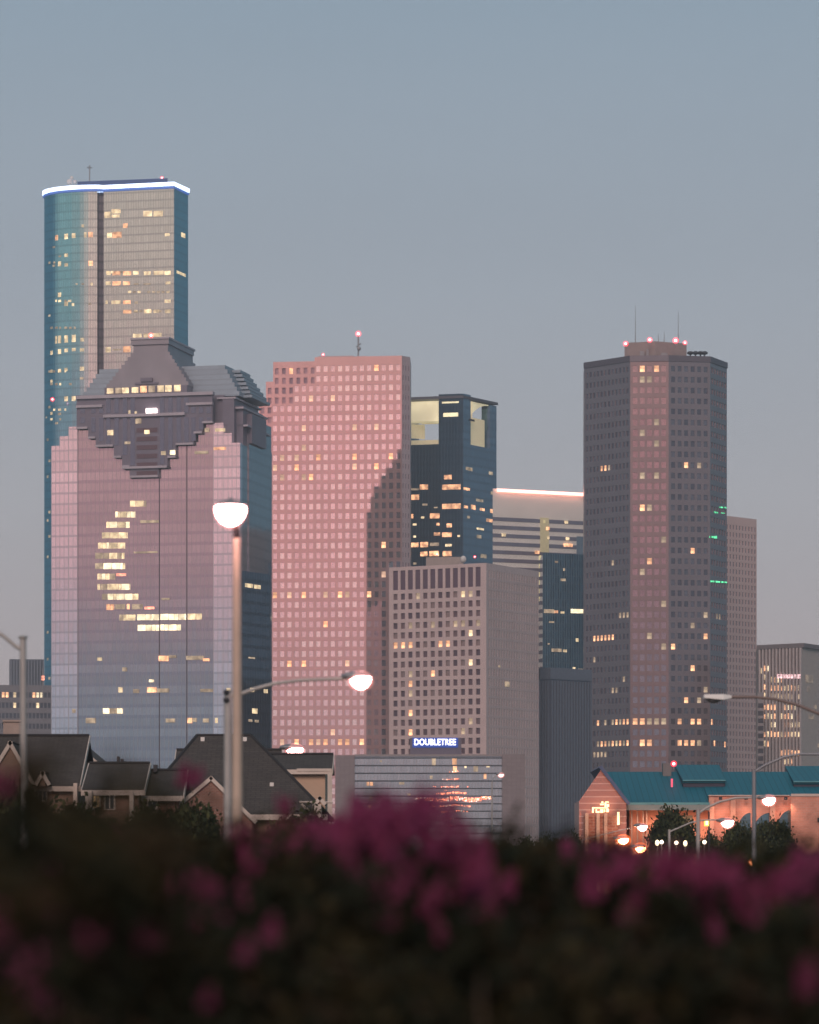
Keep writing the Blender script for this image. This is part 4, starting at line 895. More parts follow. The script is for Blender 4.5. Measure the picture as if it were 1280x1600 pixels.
t = thing('rooftop_shed', 'small beige plant shed above the left house roof', 'building', (*P(18, 420), 0))
mb = MB(); mb.prism([P(5, 420), P(33, 420), P(33, 428), P(5, 428)], 0, ZZ(1128, 420)); mb.prism([P(4, 419.8), P(34, 419.8), P(34, 428.2), P(4, 428.2)], ZZ(1127.9, 420), ZZ(1125, 420)); mb.build('wall', mat('beige_shed', (.42, .33, .29), .8), t)

exec_part2 = True

# ================================================================== HOUSES
BRK = brick_mat('red_brick', (.22, .085, .065), (.28, .12, .09), (.30, .25, .21))
BRK2 = brick_mat('brown_brick', (.20, .11, .08), (.25, .14, .10), (.28, .24, .20))
SHG = brick_mat('roof_shingles', (.062, .054, .050), (.082, .071, .064), (.04, .035, .033), bw=.5, rh=.22, ms=.02, rough=.9)
TRIM = mat('cream_trim', (.62, .54, .48), .7)
STU = mat('beige_stucco', (.55, .40, .30), .85, vs=.5)
WINL = mat('house_lit_glass', (.4, .3, .2), .3, em=(1, .62, .32), es=.8, emvar=(2, .3, 1.6))
WING2 = mat('house_dark_glass', (.05, .06, .08), .1, .5)
def slab(mb, pts, th=.18, mi=0):
    """a tilted roof plane (ccw seen from outside) with thickness"""
    p = [Vector(q) for q in pts]; n = (p[1] - p[0]).cross(p[2] - p[0]).normalized()
    e = (p[1] - p[0]).normalized(); f = n.cross(e); lo = [q - n * th for q in p]
    uv = [((q - p[0]).dot(e), (q - p[0]).dot(f)) for q in p]
    mb.face(p, mi, uv); mb.face(list(reversed(lo)), mi); k = len(p)
    for i in range(k):
        j = (i + 1) % k; mb.face([p[j], p[i], lo[i], lo[j]], mi)
def side_gable_house(label, x0, x1, yr, ye, Y, dep, wall, group=None, ov=.35, name='brick_house', over=(.3, .3)):
    """ridge runs across the view; gables left and right"""
    X0, X1 = PX(x0, Y), PX(x1, Y); ze = ZZ(ye, Y); ym = Y + dep / 2; zr = ZZ(yr, ym)
    t = thing(name, label, 'house', ((X0 + X1) / 2, ym, 0), group)
    mb = MB(); a, b, c, d = (X0 + over[0], Y + ov), (X1 - over[1], Y + ov), (X1 - over[1], Y + dep - ov), (X0 + over[0], Y + dep - ov)
    mb.prism([a, b, c, d], 0, ze)
    for q0, q1 in ((b, c), (d, a)):
        mb.face([(*q0, ze), (*q1, ze), (q0[0], ym, zr - .15)], 0, [(0, 0), (dep, 0), (dep / 2, zr - ze)])
    mb.build('wall', wall, t)
    mb = MB(); slab(mb, [(X0, Y, ze), (X1, Y, ze), (X1, ym, zr), (X0, ym, zr)]); slab(mb, [(X1, Y + dep, ze), (X0, Y + dep, ze), (X0, ym, zr), (X1, ym, zr)]); rf = mb.build('roof', SHG, t)
    mb = MB(); mb.box(X0, X1, Y - .06, Y + .02, ze - .28, ze - .02)
    for X_ in (X0 - .05, X1 + .01):
        mb.hull([(X_, Y, ze - .3), (X_ + .05, Y, ze - .3), (X_ + .05, ym, zr - .3), (X_, ym, zr - .3)], [(X_, Y, ze + .03), (X_ + .05, Y, ze + .03), (X_ + .05, ym, zr + .03), (X_, ym, zr + .03)])
    mb.build('fascia', TRIM, rf)
    mb = MB(); mb.tube([(X0, ym, zr + .02), (X1, ym, zr + .02)], .1, 6); mb.build('ridge_cap', mat('ridge_cap', (.03, .03, .033), .9), rf)
    return t, dict(X0=X0, X1=X1, ze=ze, zr=zr, ym=ym)
def front_gable(parent, xa, ya, xl, yl, xr, yr_, Y, dep, wall, base=0, name='front_gable', trimw=.16, own=False):
    """gable facing the camera: apex (xa,ya), feet (xl,yl),(xr,yr)"""
    ap, fl, fr_ = Vector((PX(xa, Y), Y, ZZ(ya, Y))), Vector((PX(xl, Y), Y, ZZ(yl, Y))), Vector((PX(xr, Y), Y, ZZ(yr_, Y)))
    mb = MB(); zb_ = base; ins = .25
    f = [(fl.x + ins, Y + .1, zb_), (fr_.x - ins, Y + .1, zb_), (fr_.x - ins, Y + .1, fr_.z - .05), (ap.x, Y + .1, ap.z - .15), (fl.x + ins, Y + .1, fl.z - .05)]
    mb.face(f, 0, [(p[0], p[2]) for p in f])
    mb.wall((fr_.x - ins, Y + .1), (fr_.x - ins, Y + dep), zb_, fr_.z - .05); mb.wall((fl.x + ins, Y + dep), (fl.x + ins, Y + .1), zb_, fl.z - .05)
    g_ = mb.build(name, wall, parent)
    mb = MB(); B_ = Vector((0, dep, 0))
    slab(mb, [fl, ap, ap + B_, fl + B_][::-1] if False else [fl, ap, ap + B_, fl + B_], .12); slab(mb, [ap, fr_, fr_ + B_, ap + B_], .12)
    mb.build('gable_roof', SHG, g_)
    mb = MB()
    for p, q in ((fl, ap), (ap, fr_)):
        d = (q - p).normalized(); n = Vector((-d.z, 0, d.x)) * trimw
        a = [p - n, q - n, q + n * .15, p + n * .15]; ff_ = [(v.x, Y - .05, v.z) for v in a]; bb = [(v.x, Y + .04, v.z) for v in a]
        mb.face(ff_); mb.face(list(reversed(bb)))
        for i in range(4): j = (i + 1) % 4; mb.face([ff_[j], ff_[i], bb[i], bb[j]])
    mb.build('rake_trim', TRIM, g_)
    return g_
def hwin(parent, x0, x1, y0, y1, Y, m):
    mb = MB(); a, b, c, d = PX(x0, Y), PX(x1, Y), ZZ(y1, Y), ZZ(y0, Y); mb.box(a - .08, b + .08, Y - .06, Y + .05, c - .08, c); mb.box(a - .08, b + .08, Y - .06, Y + .05, d, d + .08)
    mb.box(a - .08, a, Y - .05, Y + .05, c, d); mb.box(b, b + .08, Y - .05, Y + .05, c, d); mb.box((a + b) / 2 - .03, (a + b) / 2 + .03, Y - .045, Y + .05, c, d); w_ = mb.build('window', TRIM, parent)
    mb = MB(); mb.box(a, b, Y, Y + .04, c, d); mb.build('pane', m, w_); return w_
# A: leftmost
t, h = side_gable_house('dark shingle roofed house with pointed brick gable at the left edge', -90, 124, 1150, 1228, 178, 11, BRK2)
front_gable(t, 16, 1157, -26, 1225, 54, 1225, 177, 6, BRK2)
front_gable(t, 67, 1204, 54, 1226, 79, 1226, 177.2, 3, BRK2, base=ZZ(1228, 177)); hwin(t, 62, 72, 1233, 1250, 178.2, WING2)
mb = MB(); mb.box(PX(116, 177.8), PX(122, 177.8), 177.3, 177.9, 0, ZZ(1224, 177.8)); mb.build('corner_post', TRIM, t)
# gable behind
t = thing('brick_house', 'brick house showing only a white edged gable behind the left roofs', 'house', (*P(112, 196), 0))
front_gable(t, 108, 1153, 56, 1195, 160, 1197, 196, 10, BRK)
# B
t, h = side_gable_house('small house with lit porch window and cream post between the left roofs', 128, 225, 1193, 1234, 172, 8, BRK)
hwin(t, 146, 155, 1244, 1262, 172.25, WINL); hwin(t, 165, 178, 1242, 1264, 172.25, WING2)
mb = MB(); mb.box(PX(134, 171.5), PX(144, 171.5), 171.2, 171.9, 0, ZZ(1236, 171.5)); mb.box(PX(203, 171.5), PX(209, 171.5), 171.2, 171.6, 0, ZZ(1236, 171.5)); mb.build('porch_post', TRIM, t)
mb = MB(); mb.box(PX(122, 170.8), PX(200, 170.8), 170.6, 170.8, ZZ(1290, 170.8), ZZ(1267, 170.8)); mb.box(PX(121, 170.8), PX(201, 170.8), 170.55, 170.85, ZZ(1267, 170.8) + .01, ZZ(1265.5, 170.8)); mb.build('balcony_wall', BRK, t)
for k in range(2):
    mb = MB(); mb.box(PX(183 + k * 6, 176.5), PX(187 + k * 6, 176.5), 176.3, 176.8, ZZ(1195, 176.5), ZZ(1182 + k * 4, 176.5)); mb.build('roof_vent', DARK, t)
mb = MB(); mb.ball((PX(168, 171.9), 171.9, ZZ(1189, 171.9)), .05, .05, .05); 
# C
t, h = side_gable_house('low link house with plum dark roof left of the big hip roof', 222, 286, 1204, 1243, 173, 7, BRK)
hwin(t, 232, 244, 1250, 1262, 173.25, WING2)
mb = MB(); mb.box(PX(240, 176), PX(246, 176), 175.8, 176.3, ZZ(1206, 176), ZZ(1195, 176)); mb.build('roof_vent', DARK, t)
# D: big hip roof
Y = 176; t = thing('brick_house', 'large house with broad dark hip roof behind the two lamp posts', 'house', (PX(360, 182), 182, 0))
x0, x1, ye = PX(205, Y), PX(512, Y), ZZ(1272, Y); Yb = 192; ym = 184; r0, r1, zr = PX(308, ym), PX(392, ym), ZZ(1149, ym)
mb = MB(); mb.box(x0 + .4, x1 - .4, Y + .4, Yb - .4, 0, ye); mb.build('wall', BRK, t)
mb = MB(); E = [(x0, Y, ye), (x1, Y, ye), (x1, Yb, ye), (x0, Yb, ye)]; T0, T1 = (r0, ym, zr), (r1, ym, zr)
slab(mb, [E[0], E[1], T1, T0]); slab(mb, [E[1], E[2], T1]); slab(mb, [E[2], E[3], T0, T1]); slab(mb, [E[3], E[0], T0]); rf = mb.build('roof', SHG, t)
mb = MB(); mb.box(x0, x1, Y - .08, Y, ye - .3, ye - .02); mb.build('fascia', TRIM, rf)
mb = MB(); mb.tube([T0, T1], .09, 6); mb.tube([T1, E[1]], .09, 6); mb.tube([T0, E[0]], .09, 6); mb.build('ridge_cap', MC['ridge_cap'], rf)
for px_, py_ in ((317, 1155), (383, 1155), (425, 1226)):
    f = (1272 - py_) / (1272 - 1149); yy = Y + (ym - Y) * f; zz = ZZ(py_, yy); mb = MB(); mb.box(PX(px_ - 3, yy), PX(px_ + 3, yy), yy - .25, yy + .15, zz - .12, zz + .1); mb.build('skylight', WHT, rf)
front_gable(t, 330, 1213, 272, 1262, 402, 1284, 175, 7, BRK)
front_gable(t, 500, 1244, 490, 1256, 510, 1256, 174.6, 2, STU, base=0)
mb = MB(); mb.box(PX(489, 174.4), PX(502, 174.4), 174.2, 174.5, 0, ZZ(1257, 174.4)); mb.build('corner_post', TRIM, t)
mb = MB(); a_ = Vector((PX(471, 175), 175, ZZ(1256, 175))); b_ = Vector((PX(484, 175), 175, ZZ(1268, 175))); mb.tube([a_, b_], .06, 5); mb.tube([(PX(468, 175), 175, ZZ(1253, 175)), (PX(520, 175), 175, ZZ(1254, 175))], .05, 5); mb.build('gutter', TRIM, t)
# E
t, h = side_gable_house('beige stucco house with short dark roof at the right end of the row', 418, 519, 1179, 1202, 196, 7, STU, over=(.3, .4))
mb = MB(); mb.box(PX(464, 196), PX(518.5, 196), 195.9, 195.98, ZZ(1205, 196), ZZ(1201, 196)); mb.build('gutter', TRIM, t)
mb = MB(); mb.box(PX(512, 195.8), PX(519, 195.8), 195.7, 195.9, 0, ZZ(1206, 195.8)); mb.build('corner_trim', TRIM, t)
t, h = side_gable_house('dark roofed house just peeping over the big hip roof', 268, 436, 1172, 1230, 204, 9, BRK)

# ================================================================== teal roofed shopping hall
Y = 330
t = thing('shopping_hall', 'long brick hall with teal metal roof, dormers and arched windows', 'building', (PX(1120, 350), 350, 0))
TEAL = grid_mat('teal_metal_roof', (.006, .155, .215), (.004, .10, .14), .6, 50, .12, 0.0, .6, .05, .04, .002, line_metal=.2)
TEALT = mat('teal_trim', (.05, .13, .17), .5)
SAL = brick_mat('salmon_brick', (.64, .29, .215), (.72, .33, .25), (.66, .38, .31), bw=.5, rh=.25, ms=.02)
GBR = grid_mat('striped_gable_brick', (.40, .20, .185), (.40, .20, .185), 5, .62, .0, .14, .8, 0, .06, .0, span=(.58, .40, .38), line_metal=0)
ORW = mat('orange_stucco', (.80, .38, .25), .85, vs=.4)
ARG = grid_mat('arch_glass', (.16, .24, .28), (.10, .15, .18), .7, .7, .12, .12, .12, .7)
yr = Y + 14; zr = ZZ(1206, yr); ze = ZZ(1256, Y); xe = PX(1420, Y)
sl_ = [(PX(978, Y), Y, ze), (xe, Y, ze), (xe, yr, zr), (PX(943, yr), yr, zr)]
# main wall
mb = MB(); mb.wall(P(984, Y + 1.5), P(1108, Y + 1.5), 0, ze, 0); mb.build('wall', ORW, t)
mb = MB(); mb.prism([P(1108, Y + .9), P(1236, Y + .9), P(1236, Y + 26), P(1108, Y + 26)], 0, ZZ(1243.5, Y)); mb.prism([P(912, Y + 6), P(1107.9, Y + 6), P(1107.9, Y + 26), P(912, Y + 26)], 0, ze - .2); mb.build('wall', SAL, t)
mb = MB(); mb.prism([P(1236, Y - .5), P(1400, Y - .5), P(1400, Y + 26), P(1236, Y + 26)], 0, ZZ(1243, Y)); mb.build('brick_block', SAL, t)
mb = MB(); mb.box(PX(1236, Y) - .05, PX(1400, Y), Y - .6, Y - .45, ZZ(1243, Y) - .1, ZZ(1243, Y) + .15); mb.box(PX(1108, Y), PX(1235.5, Y), Y + .7, Y + .95, ZZ(1243.5, Y), ZZ(1242, Y)); mb.build('coping', mat('pale_coping', (.6, .5, .46), .7), t)
# roof: left part with low eave, right part ends higher
zs = ZZ(1243, Y); fy = Y + 14 * (zs - ze) / (zr - ze)
mb = MB(); slab(mb, [(PX(978, Y), Y, ze), (PX(1109, Y), Y, ze), (PX(1109, Y), yr, zr), (PX(943, yr), yr, zr)], .25); slab(mb, [(PX(1109, Y) + .01, fy - .3, zs), (xe, fy - .3, zs), (xe, yr, zr), (PX(1109, Y) + .01, yr, zr)], .25)
slab(mb, [(xe, yr + 13, ze), (PX(943, yr), yr + 13, ze), (PX(943, yr), yr, zr), (xe, yr, zr)], .25)
rf = mb.build('roof', TEAL, t)
mb = MB(); mb.box(PX(976, Y), PX(1109, Y), Y - .25, Y - .02, ze - .62, ze - .1); mb.build('eave_band', mat('eave_band', (.20, .26, .27), .5), rf)
mb = MB(); mb.box(PX(975, Y), PX(1109, Y), Y - .12, Y + .1, ze - .09, ze + .12); mb.build('gutter', mat('teal_gutter', (.10, .32, .36), .5), rf)
# dormers
for x0, x1, yt, yb_, dd in ((1056, 1134, 1195, 1229, 0), (1229, 1400, 1197, 1231, .2)):
    yd = Y + 7; yq = Y + 17; mb = MB()
    slab(mb, [(PX(x0 + 11, yd), yd, ZZ(yb_ - 10, yd)), (PX(x1, yd), yd, ZZ(yb_ - 10, yd)), (PX(x1 - 10, yq), yq, ZZ(yt, yq)), (PX(x0 - 2, yq), yq, ZZ(yt, yq))], .3)
    d_ = mb.build('dormer', TEAL, t)
    mb = MB(); mb.box(PX(x0 + 12, yd), PX(x1 - 1, yd), yd + .15, yd + 1.2, ZZ(yb_ + 4, yd), ZZ(yb_ - 6.2, yd)); mb.build('dormer_louvre', mat('louvre_dark', (.04, .04, .07), .6), d_)
    mb = MB()
    for sx, sy in ((x0 + 11, x0 - 2), (x1, x1 - 10)):
        A = (PX(sx, yd), yd + .3, ZZ(yb_ - 7, yd) - .2); B = (PX(sx, yd), yd + .3, ZZ(yb_ + 4, yd)); Cc = (PX(sy, yq), yq, ZZ(yt, yq) - .2); Dd = (PX(sy, yq), yq, ZZ(yt + 40, yq))
        mb.face([A, B, Dd, Cc])
    mb.build('dormer_cheek', TEALT, d_)
    mb = MB(); mb.box(PX(x0 + 11, yd), PX(x1, yd), yd - .15, yd, ZZ(yb_ - 8.5, yd), ZZ(yb_ - 10.5, yd)); mb.build('gutter', MC['teal_gutter'], d_)
# gable front
Yg = Y - 3
ap, fl_, fr_ = (PX(940, Yg), ZZ(1202, Yg)), (PX(905, Yg), ZZ(1252, Yg)), (PX(979, Yg), ZZ(1256, Yg))
mb = MB(); f = [(fl_[0], Yg, 0), (fr_[0], Yg, 0), (fr_[0], Yg, fr_[1]), (ap[0], Yg, ap[1]), (fl_[0], Yg, fl_[1])]
mb.face(f, 0, [(p[0], p[2]) for p in f]); b = [(p[0], Yg + 9, p[2]) for p in f]; mb.face([f[1], b[1], b[2], f[2]], 0); mb.face([b[0], f[0], f[4], b[4]], 0); mb.build('gable_wall', GBR, t)
mb = MB(); A = Vector((ap[0], Yg - .3, ap[1] + .35)); Bv = Vector((fr_[0] + .35, Yg - .3, fr_[1] + .05)); Cv = Vector((fl_[0] - .1, Yg - .3, fl_[1] + .1)); D_ = Vector((0, 16, 0))
slab(mb, [A, Bv, Bv + D_, A + D_], .32); mb.build('gable_roof', mat('blue_rake', (.05, .09, .20), .5), t)
COLM = mat('cream_column', (.62, .45, .36), .8)
mb = MB(); mb.box(PX(912, Yg), PX(966, Yg), Yg - .35, Yg - .02, 0, ZZ(1274, Yg)); mb.build('porch_brick', brick_mat('rough_red_brick', (.28, .09, .06), (.40, .17, .12), (.40, .28, .22), bw=.6, rh=.28, ms=.03), t)
for x_ in (916.5, 934, 946):
    mb = MB(); mb.box(PX(x_ - .5, Yg) - .12, PX(x_ + 2.6, Yg), Yg - .8, Yg - .4, 0, ZZ(1271, Yg)); mb.build('column', COLM, t)
for x_ in (987, 996, 1005, 1004.5 + 6):
    mb = MB(); mb.box(PX(x_, Y), PX(x_ + 2, Y), Y + .6, Y + 1.0, 0, ze - .3); mb.build('column', COLM, t)
for x_ in (1108.5, 1142, 1204):
    mb = MB(); mb.box(PX(x_, Y), PX(x_ + 8, Y), Y + .2, Y + .88, 0, ZZ(1246, Y)); mb.build('pilaster', mat('salmon_pilaster', (.66, .36, .28), .8), t)
mb = MB(); mb.box(PX(964, Yg), PX(967.6, Yg), Yg - .7, Yg - .45, ZZ(1289, Yg), ZZ(1269, Yg)); mb.build('wall_lamp', mat('tall_sconce', (.8, .6, .4), .4, em=(1, .72, .42), es=2.6), t)
for x_ in (1020, 1052, 1092, 1126, 1166, 1228):     # downlights fixed under the eave
    ye_ = ZZ(1262, Y) if x_ < 1108 else ZZ(1250, Y); mb = MB(); mb.box(PX(x_, Y) - .15, PX(x_, Y) + .15, Y - .2, Y + .1, ye_, ye_ + .3); f_ = mb.build('downlight', DARK, t)
    ld = bpy.data.lights.new('downlight_lamp', 'SPOT'); ld.energy = 200; ld.color = (1, .50, .32); ld.spot_size = R(150); ld.spot_blend = 1; ld.shadow_soft_size = .15
    lo = bpy.data.objects.new('downlight_lamp', ld); col.objects.link(lo); lo.parent = f_; lo.location = (PX(x_, Y) - t.location.x, Y - .9 - t.location.y, ye_ - .25); lo.rotation_euler = (R(18), 0, 0)
# arched windows
for x0, x1, y_s, y_a in ((1153, 1173, 1300, 1270), (1178, 1204, 1300, 1270), (1215, 1236, 1295, 1266)):
    mb = MB(); n_ = 10; Yw = Y + .82; pts_ = [(PX(x0, Yw), ZZ(1345, Yw)), (PX(x1, Yw), ZZ(1345, Yw))]
    for i in range(n_ + 1):
        a = math.pi / 2 * i / n_; pts_.append((PX(x1 - (x1 - x0) * math.sin(a) if True else 0, Yw), ZZ(y_s - (y_s - y_a) * math.cos(a), Yw)))
    f = [(p[0], Yw, p[1]) for p in pts_]; mb.face(f, 0, [(p[0], p[2]) for p in f]); mb.build('arched_window', ARG, t)
mb = MB(); mb.box(PX(1276.5, Y), PX(1284, Y), Y - .56, Y - .5, ZZ(1285, Y), ZZ(1278, Y)); mb.build('window', DARK, t)
mb = MB(); mb.box(PX(1068, Y), PX(1084, Y), Y + 1.3, Y + 1.48, ZZ(1290, Y), ZZ(1274, Y)); mb.build('window_frame', mat('grey_green_frame', (.3, .28, .2), .6), t)
mb = MB(); mb.box(PX(1035, Y + 13), PX(1048, Y + 13), Y + 12, Y + 13.4, ZZ(1215, Y + 13), ZZ(1193, Y + 13)); mb.build('chimney', mat('chimney_grey', (.18, .18, .18), .8), t)
beacon(1053, 1193.5, Y + 11, t, 1.25)
mb = MB(); mb.box(PX(1048.5, Y + 6), PX(1051, Y + 6), Y + 5.6, Y + 6, ZZ(1230, Y + 6), ZZ(1217, Y + 6)); mb.build('red_lamp', mat('red_strip', (.3, .02, .03), .4, em=(1, .12, .2), es=1.1), t)
# glowing two-line sign on the gable (illegible strokes in the photograph)
s = thing('wall_sign', 'small orange glowing two-line sign on the striped brick gable', 'sign', (PX(938, Yg - .5), Yg - .5, ZZ(1262, Yg)))
SG = mat('sign_orange_glow', (.7, .4, .2), .4, em=(1, .68, .36), es=2.4); mb = MB(); Ys = Yg - .55
for x0, x1, y0, y1 in ((938, 944, 1256, 1258.2), (940, 943, 1252.5, 1255), (946, 951.5, 1252.5, 1254), (945, 947.5, 1254, 1261), (948, 952, 1256.5, 1261)): mb.box(PX(x0, Ys), PX(x1, Ys), Ys, Ys + .12, ZZ(y1, Ys), ZZ(y0, Ys))
mb.build('sign_stroke', SG, s); mb = MB()
for x0, x1, y0, y1 in ((925.5, 928, 1261.5, 1270), (928.2, 950, 1261.5, 1263.2), (931, 933, 1264.5, 1270), (933.2, 937, 1267.6, 1270), (938, 943, 1264.5, 1270), (944, 946, 1265, 1269), (947.5, 951.5, 1263.6, 1269)): mb.box(PX(x0, Ys), PX(x1, Ys), Ys, Ys + .12, ZZ(y1, Ys), ZZ(y0, Ys))
mb.build('sign_stroke', SG, s)

# ================================================================== STREET LAMPS
POLE = mat('galvanised_pole', (.42, .41, .40), .5, .35, vs=2)
POLEW = mat('tan_pole', (.50, .40, .33), .55, .1, vs=2)
PSHELL = halo_mat('pink_glow_shell', (1, .30, .26), .30); OSHELL = halo_mat('orange_glow_shell', (1, .16, .03), .55)  # see-through emissive shells painting a bloom around the bowls
def head(parent, px, py, Y, wpx, glow, dirx=1, tilt=0, off=False, housing=True, drop=1.05):
    """cobra head: housing shell above, sagging glass bowl below"""
    X, Z = PX(px, Y), ZZ(py, Y); rx = wpx / 2 * Y / F
    mb = MB(); mb.ball((X - dirx * rx * .45, Y, Z + rx * .15), rx * 1.45 if not off else rx * 1.1, rx * .8, rx * .42, 0, 14, 8); h_ = mb.build('lamp_head', WHT if off else METAL, parent)
    if not off:
        k_ = 1.5 if glow is ORANGE_GLOW else 1.22; mb = MB(); mb.ball((X, Y, Z - rx * .3), rx * k_, rx * k_, rx * k_ * .8, 0, 18, 12); mb.build('glow_shell', OSHELL if glow is ORANGE_GLOW else PSHELL, h_)
    mb = MB(); mb.ball((X, Y, Z + rx * .02), rx, rx * .85, rx * drop, 0, 16, 6, 0, .5); mb.build('glass_bowl', glow, h_)
    return h_
# A: big lamp on tan pole
t = thing('street_lamp', 'tall tan lamp post with large bright bowl lamp, nearest to the camera', 'street lamp', (PX(371, 50), 50, 0))
mb = MB(); z1 = ZZ(838, 50); n_ = 8; mb.tube([(PX(371.5 - 1.5 * i / n_, 50), 50, z1 * i / n_) for i in range(n_ + 1)], [.105 - .05 * i / n_ for i in range(n_ + 1)], 14); mb.build('pole', POLEW, t)
X, Z = PX(363, 50), ZZ(799, 50)
mb = MB(); mb.tube([(PX(370, 50), 50, z1 - .02), (PX(369, 49.9), 49.9, z1 + .12), (X, 49.6, Z - .02)], [.055, .045, .04], 8); mb.build('arm', DARK, t)
rx = .228; mb = MB(); mb.ball((X, 49.5, Z + .02), rx * .98, rx * 1.2, .085, 0, 18, 8, .5, 1); mb.tube([(X, 49.5, Z + .08), (X, 49.5, Z + .14)], [.05, .03], 8); h_ = mb.build('lamp_head', METAL, t)
mb = MB(); mb.ball((X, 49.5, Z + .015), rx, rx * 1.1, .275, 0, 20, 8, 0, .5); mb.build('glass_bowl', WHITE_GLOW, h_)
mb = MB(); mb.ball((X, 49.5, Z - .02), rx * 1.06, rx * 1.16, .29, 0, 24, 12, 0, .55); mb.build('glow_shell', PSHELL, h_)  # added shell, bloom around the bowl
mb = MB(); mb.tube([(X, 49.5, Z - .0), (X, 49.5, Z + .014)], [rx * 1.03, rx * 1.03], 20); mb.build('bowl_rim', mat('rim', (.5, .4, .42), .5), h_)
# B: second pole with long arm
t = thing('street_lamp', 'grey post with long arm carrying a pink lit lamp over the pink tower', 'street lamp', (PX(356, 65), 65, 0))
mb = MB(); mb.tube([(PX(356, 65), 65, 0), (PX(356, 65), 65, ZZ(1078, 65))], [.088, .07], 12); mb.build('pole', POLE, t)
mb = MB(); pa = [(355, 1088), (375, 1085), (400, 1076), (430, 1068), (470, 1063), (520, 1061), (546, 1060)]; mb.tube([(PX(a, 65), 65, ZZ(b, 65)) for a, b in pa], [.045, .04, .035, .032, .03, .03, .035], 8); mb.build('arm', POLE, t)
for py_ in (1082, 1094):
    mb = MB(); mb.ball((PX(354, 65), 64.9, ZZ(py_, 65)), .06, .06, .05); mb.build('bracket', DARK, t)
head(t, 563.5, 1059, 65, 33, WHITE_GLOW, 1, drop=1.1)
# C: left pole
t = thing('street_lamp', 'grey lamp post at the left edge with its arm reaching out of frame', 'street lamp', (PX(37, 60), 60, 0))
mb = MB(); mb.tube([(PX(38.5, 60), 60, 0), (PX(36, 60), 60, ZZ(997, 60))], [.078, .056], 12); mb.build('pole', POLE, t)
mb = MB(); mb.tube([(PX(36, 60), 60, ZZ(1016, 60)), (PX(25, 60), 60, ZZ(1010, 60)), (PX(5, 60), 60, ZZ(993, 60)), (PX(-40, 60), 60, ZZ(968, 60)), (PX(-90, 60), 60, ZZ(955, 60))], .035, 8); mb.build('arm', POLE, t)
mb = MB(); mb.ball((PX(36, 60), 60, ZZ(996, 60)), .085, .085, .04); mb.build('pole_cap', POLE, t)
head(t, -105, 958, 60, 34, WHT, -1, off=True)
# D: unlit head at right (post beyond the frame)
t = thing('street_lamp', 'unlit white lamp head on an arm reaching in from the right edge', 'street lamp', (PX(1360, 95), 95, 0))
mb = MB(); mb.tube([(PX(1360, 95), 95, 0), (PX(1360, 95), 95, ZZ(1150, 95))], [.11, .08], 10); mb.build('pole', POLE, t)
mb = MB(); mb.tube([(PX(a, 95), 95, ZZ(b, 95)) for a, b in ((1360, 1155), (1320, 1135), (1280, 1115), (1245, 1101), (1210, 1092), (1180, 1089), (1142, 1089))], [.06, .055, .05, .045, .04, .04, .045], 8); mb.build('arm', mat('brown_arm', (.22, .17, .16), .6), t)
k = 95 / F; mb = MB(); X, Z = PX(1120, 95), ZZ(1091, 95)
ring_b = [(X - 21 * k, 94.8, Z + 0 * k), (X + 10 * k, 94.75, Z - 3 * k), (X + 23 * k, 94.9, Z), (X + 23 * k, 95.1, Z), (X + 10 * k, 95.25, Z - 3 * k), (X - 21 * k, 95.2, Z)]
ring_t = [(X - 20 * k, 94.85, Z + 5.5 * k), (X + 10 * k, 94.85, Z + 6 * k), (X + 23 * k, 94.95, Z + 4.5 * k), (X + 23 * k, 95.05, Z + 4.5 * k), (X + 10 * k, 95.15, Z + 6 * k), (X - 20 * k, 95.15, Z + 5.5 * k)]
mb.hull(ring_b, ring_t); h_ = mb.build('lamp_head', WHT, t)
mb = MB(); mb.ball((X - 5 * k, 95, Z - 0 * k), 12 * k, .16, 8 * k, 0, 12, 6, 0, .5); mb.build('glass_bowl', mat('unlit_bowl', (.2, .2, .22), .2), h_)
def lamp(label, xp, ytop, Y, path, hx, hy, hw, glow, rp=.09, pcol=POLE, dirx=1, group='street lamps along the road by the hall'):
    t = thing('street_lamp', label, 'street lamp', (PX(xp, Y), Y, 0), group)
    mb = MB(); mb.tube([(PX(xp, Y), Y, 0), (PX(xp, Y), Y, ZZ(ytop, Y))], [rp, rp * .75], 10); mb.build('pole', pcol, t)
    if path: mb = MB(); mb.tube([(PX(a, Y), Y, ZZ(b, Y)) for a, b in path], rp * .45, 8); mb.build('arm', pcol, t)
    if hx is not None:
        head(t, hx, hy, Y, hw, glow, dirx)
        if Y > 300:
            ld = bpy.data.lights.new('lamp_light', 'POINT'); ld.energy = 900 if glow is ORANGE_GLOW else 260; ld.color = (1, .42, .20) if glow is ORANGE_GLOW else (1, .75, .62); ld.shadow_soft_size = .3
            lo = bpy.data.objects.new('lamp_light', ld); col.objects.link(lo); lo.parent = t; lo.location = (PX(hx, Y) - PX(xp, Y), 0.3, ZZ(hy, Y) - .9)
    return t
lamp('slim post with curved arm holding a lit lamp in front of the hall columns', 1091, 1264, 120, [(1092, 1271), (1105, 1262), (1125, 1253), (1150, 1247), (1185, 1246)], 1201.5, 1248, 20, WHITE_GLOW, .085)
lamp('tall grey post before the hall with its arm stretching right towards the frame edge', 1178.5, 1204, 110, [(1179, 1206), (1195, 1196), (1225, 1183), (1250, 1178.5), (1300, 1178.5)], 1318, 1177, 24, WHT, .085, mat('steel_pole', (.27, .28, .31), .5, .4))
lamp('low lit lamp on a sloping arm rising out of the round tree', 1046, 1296, 150, [(1046, 1300), (1060, 1294), (1078, 1286), (1095, 1282), (1120, 1281)], 1137, 1283.5, 19, WHITE_GLOW, .07)
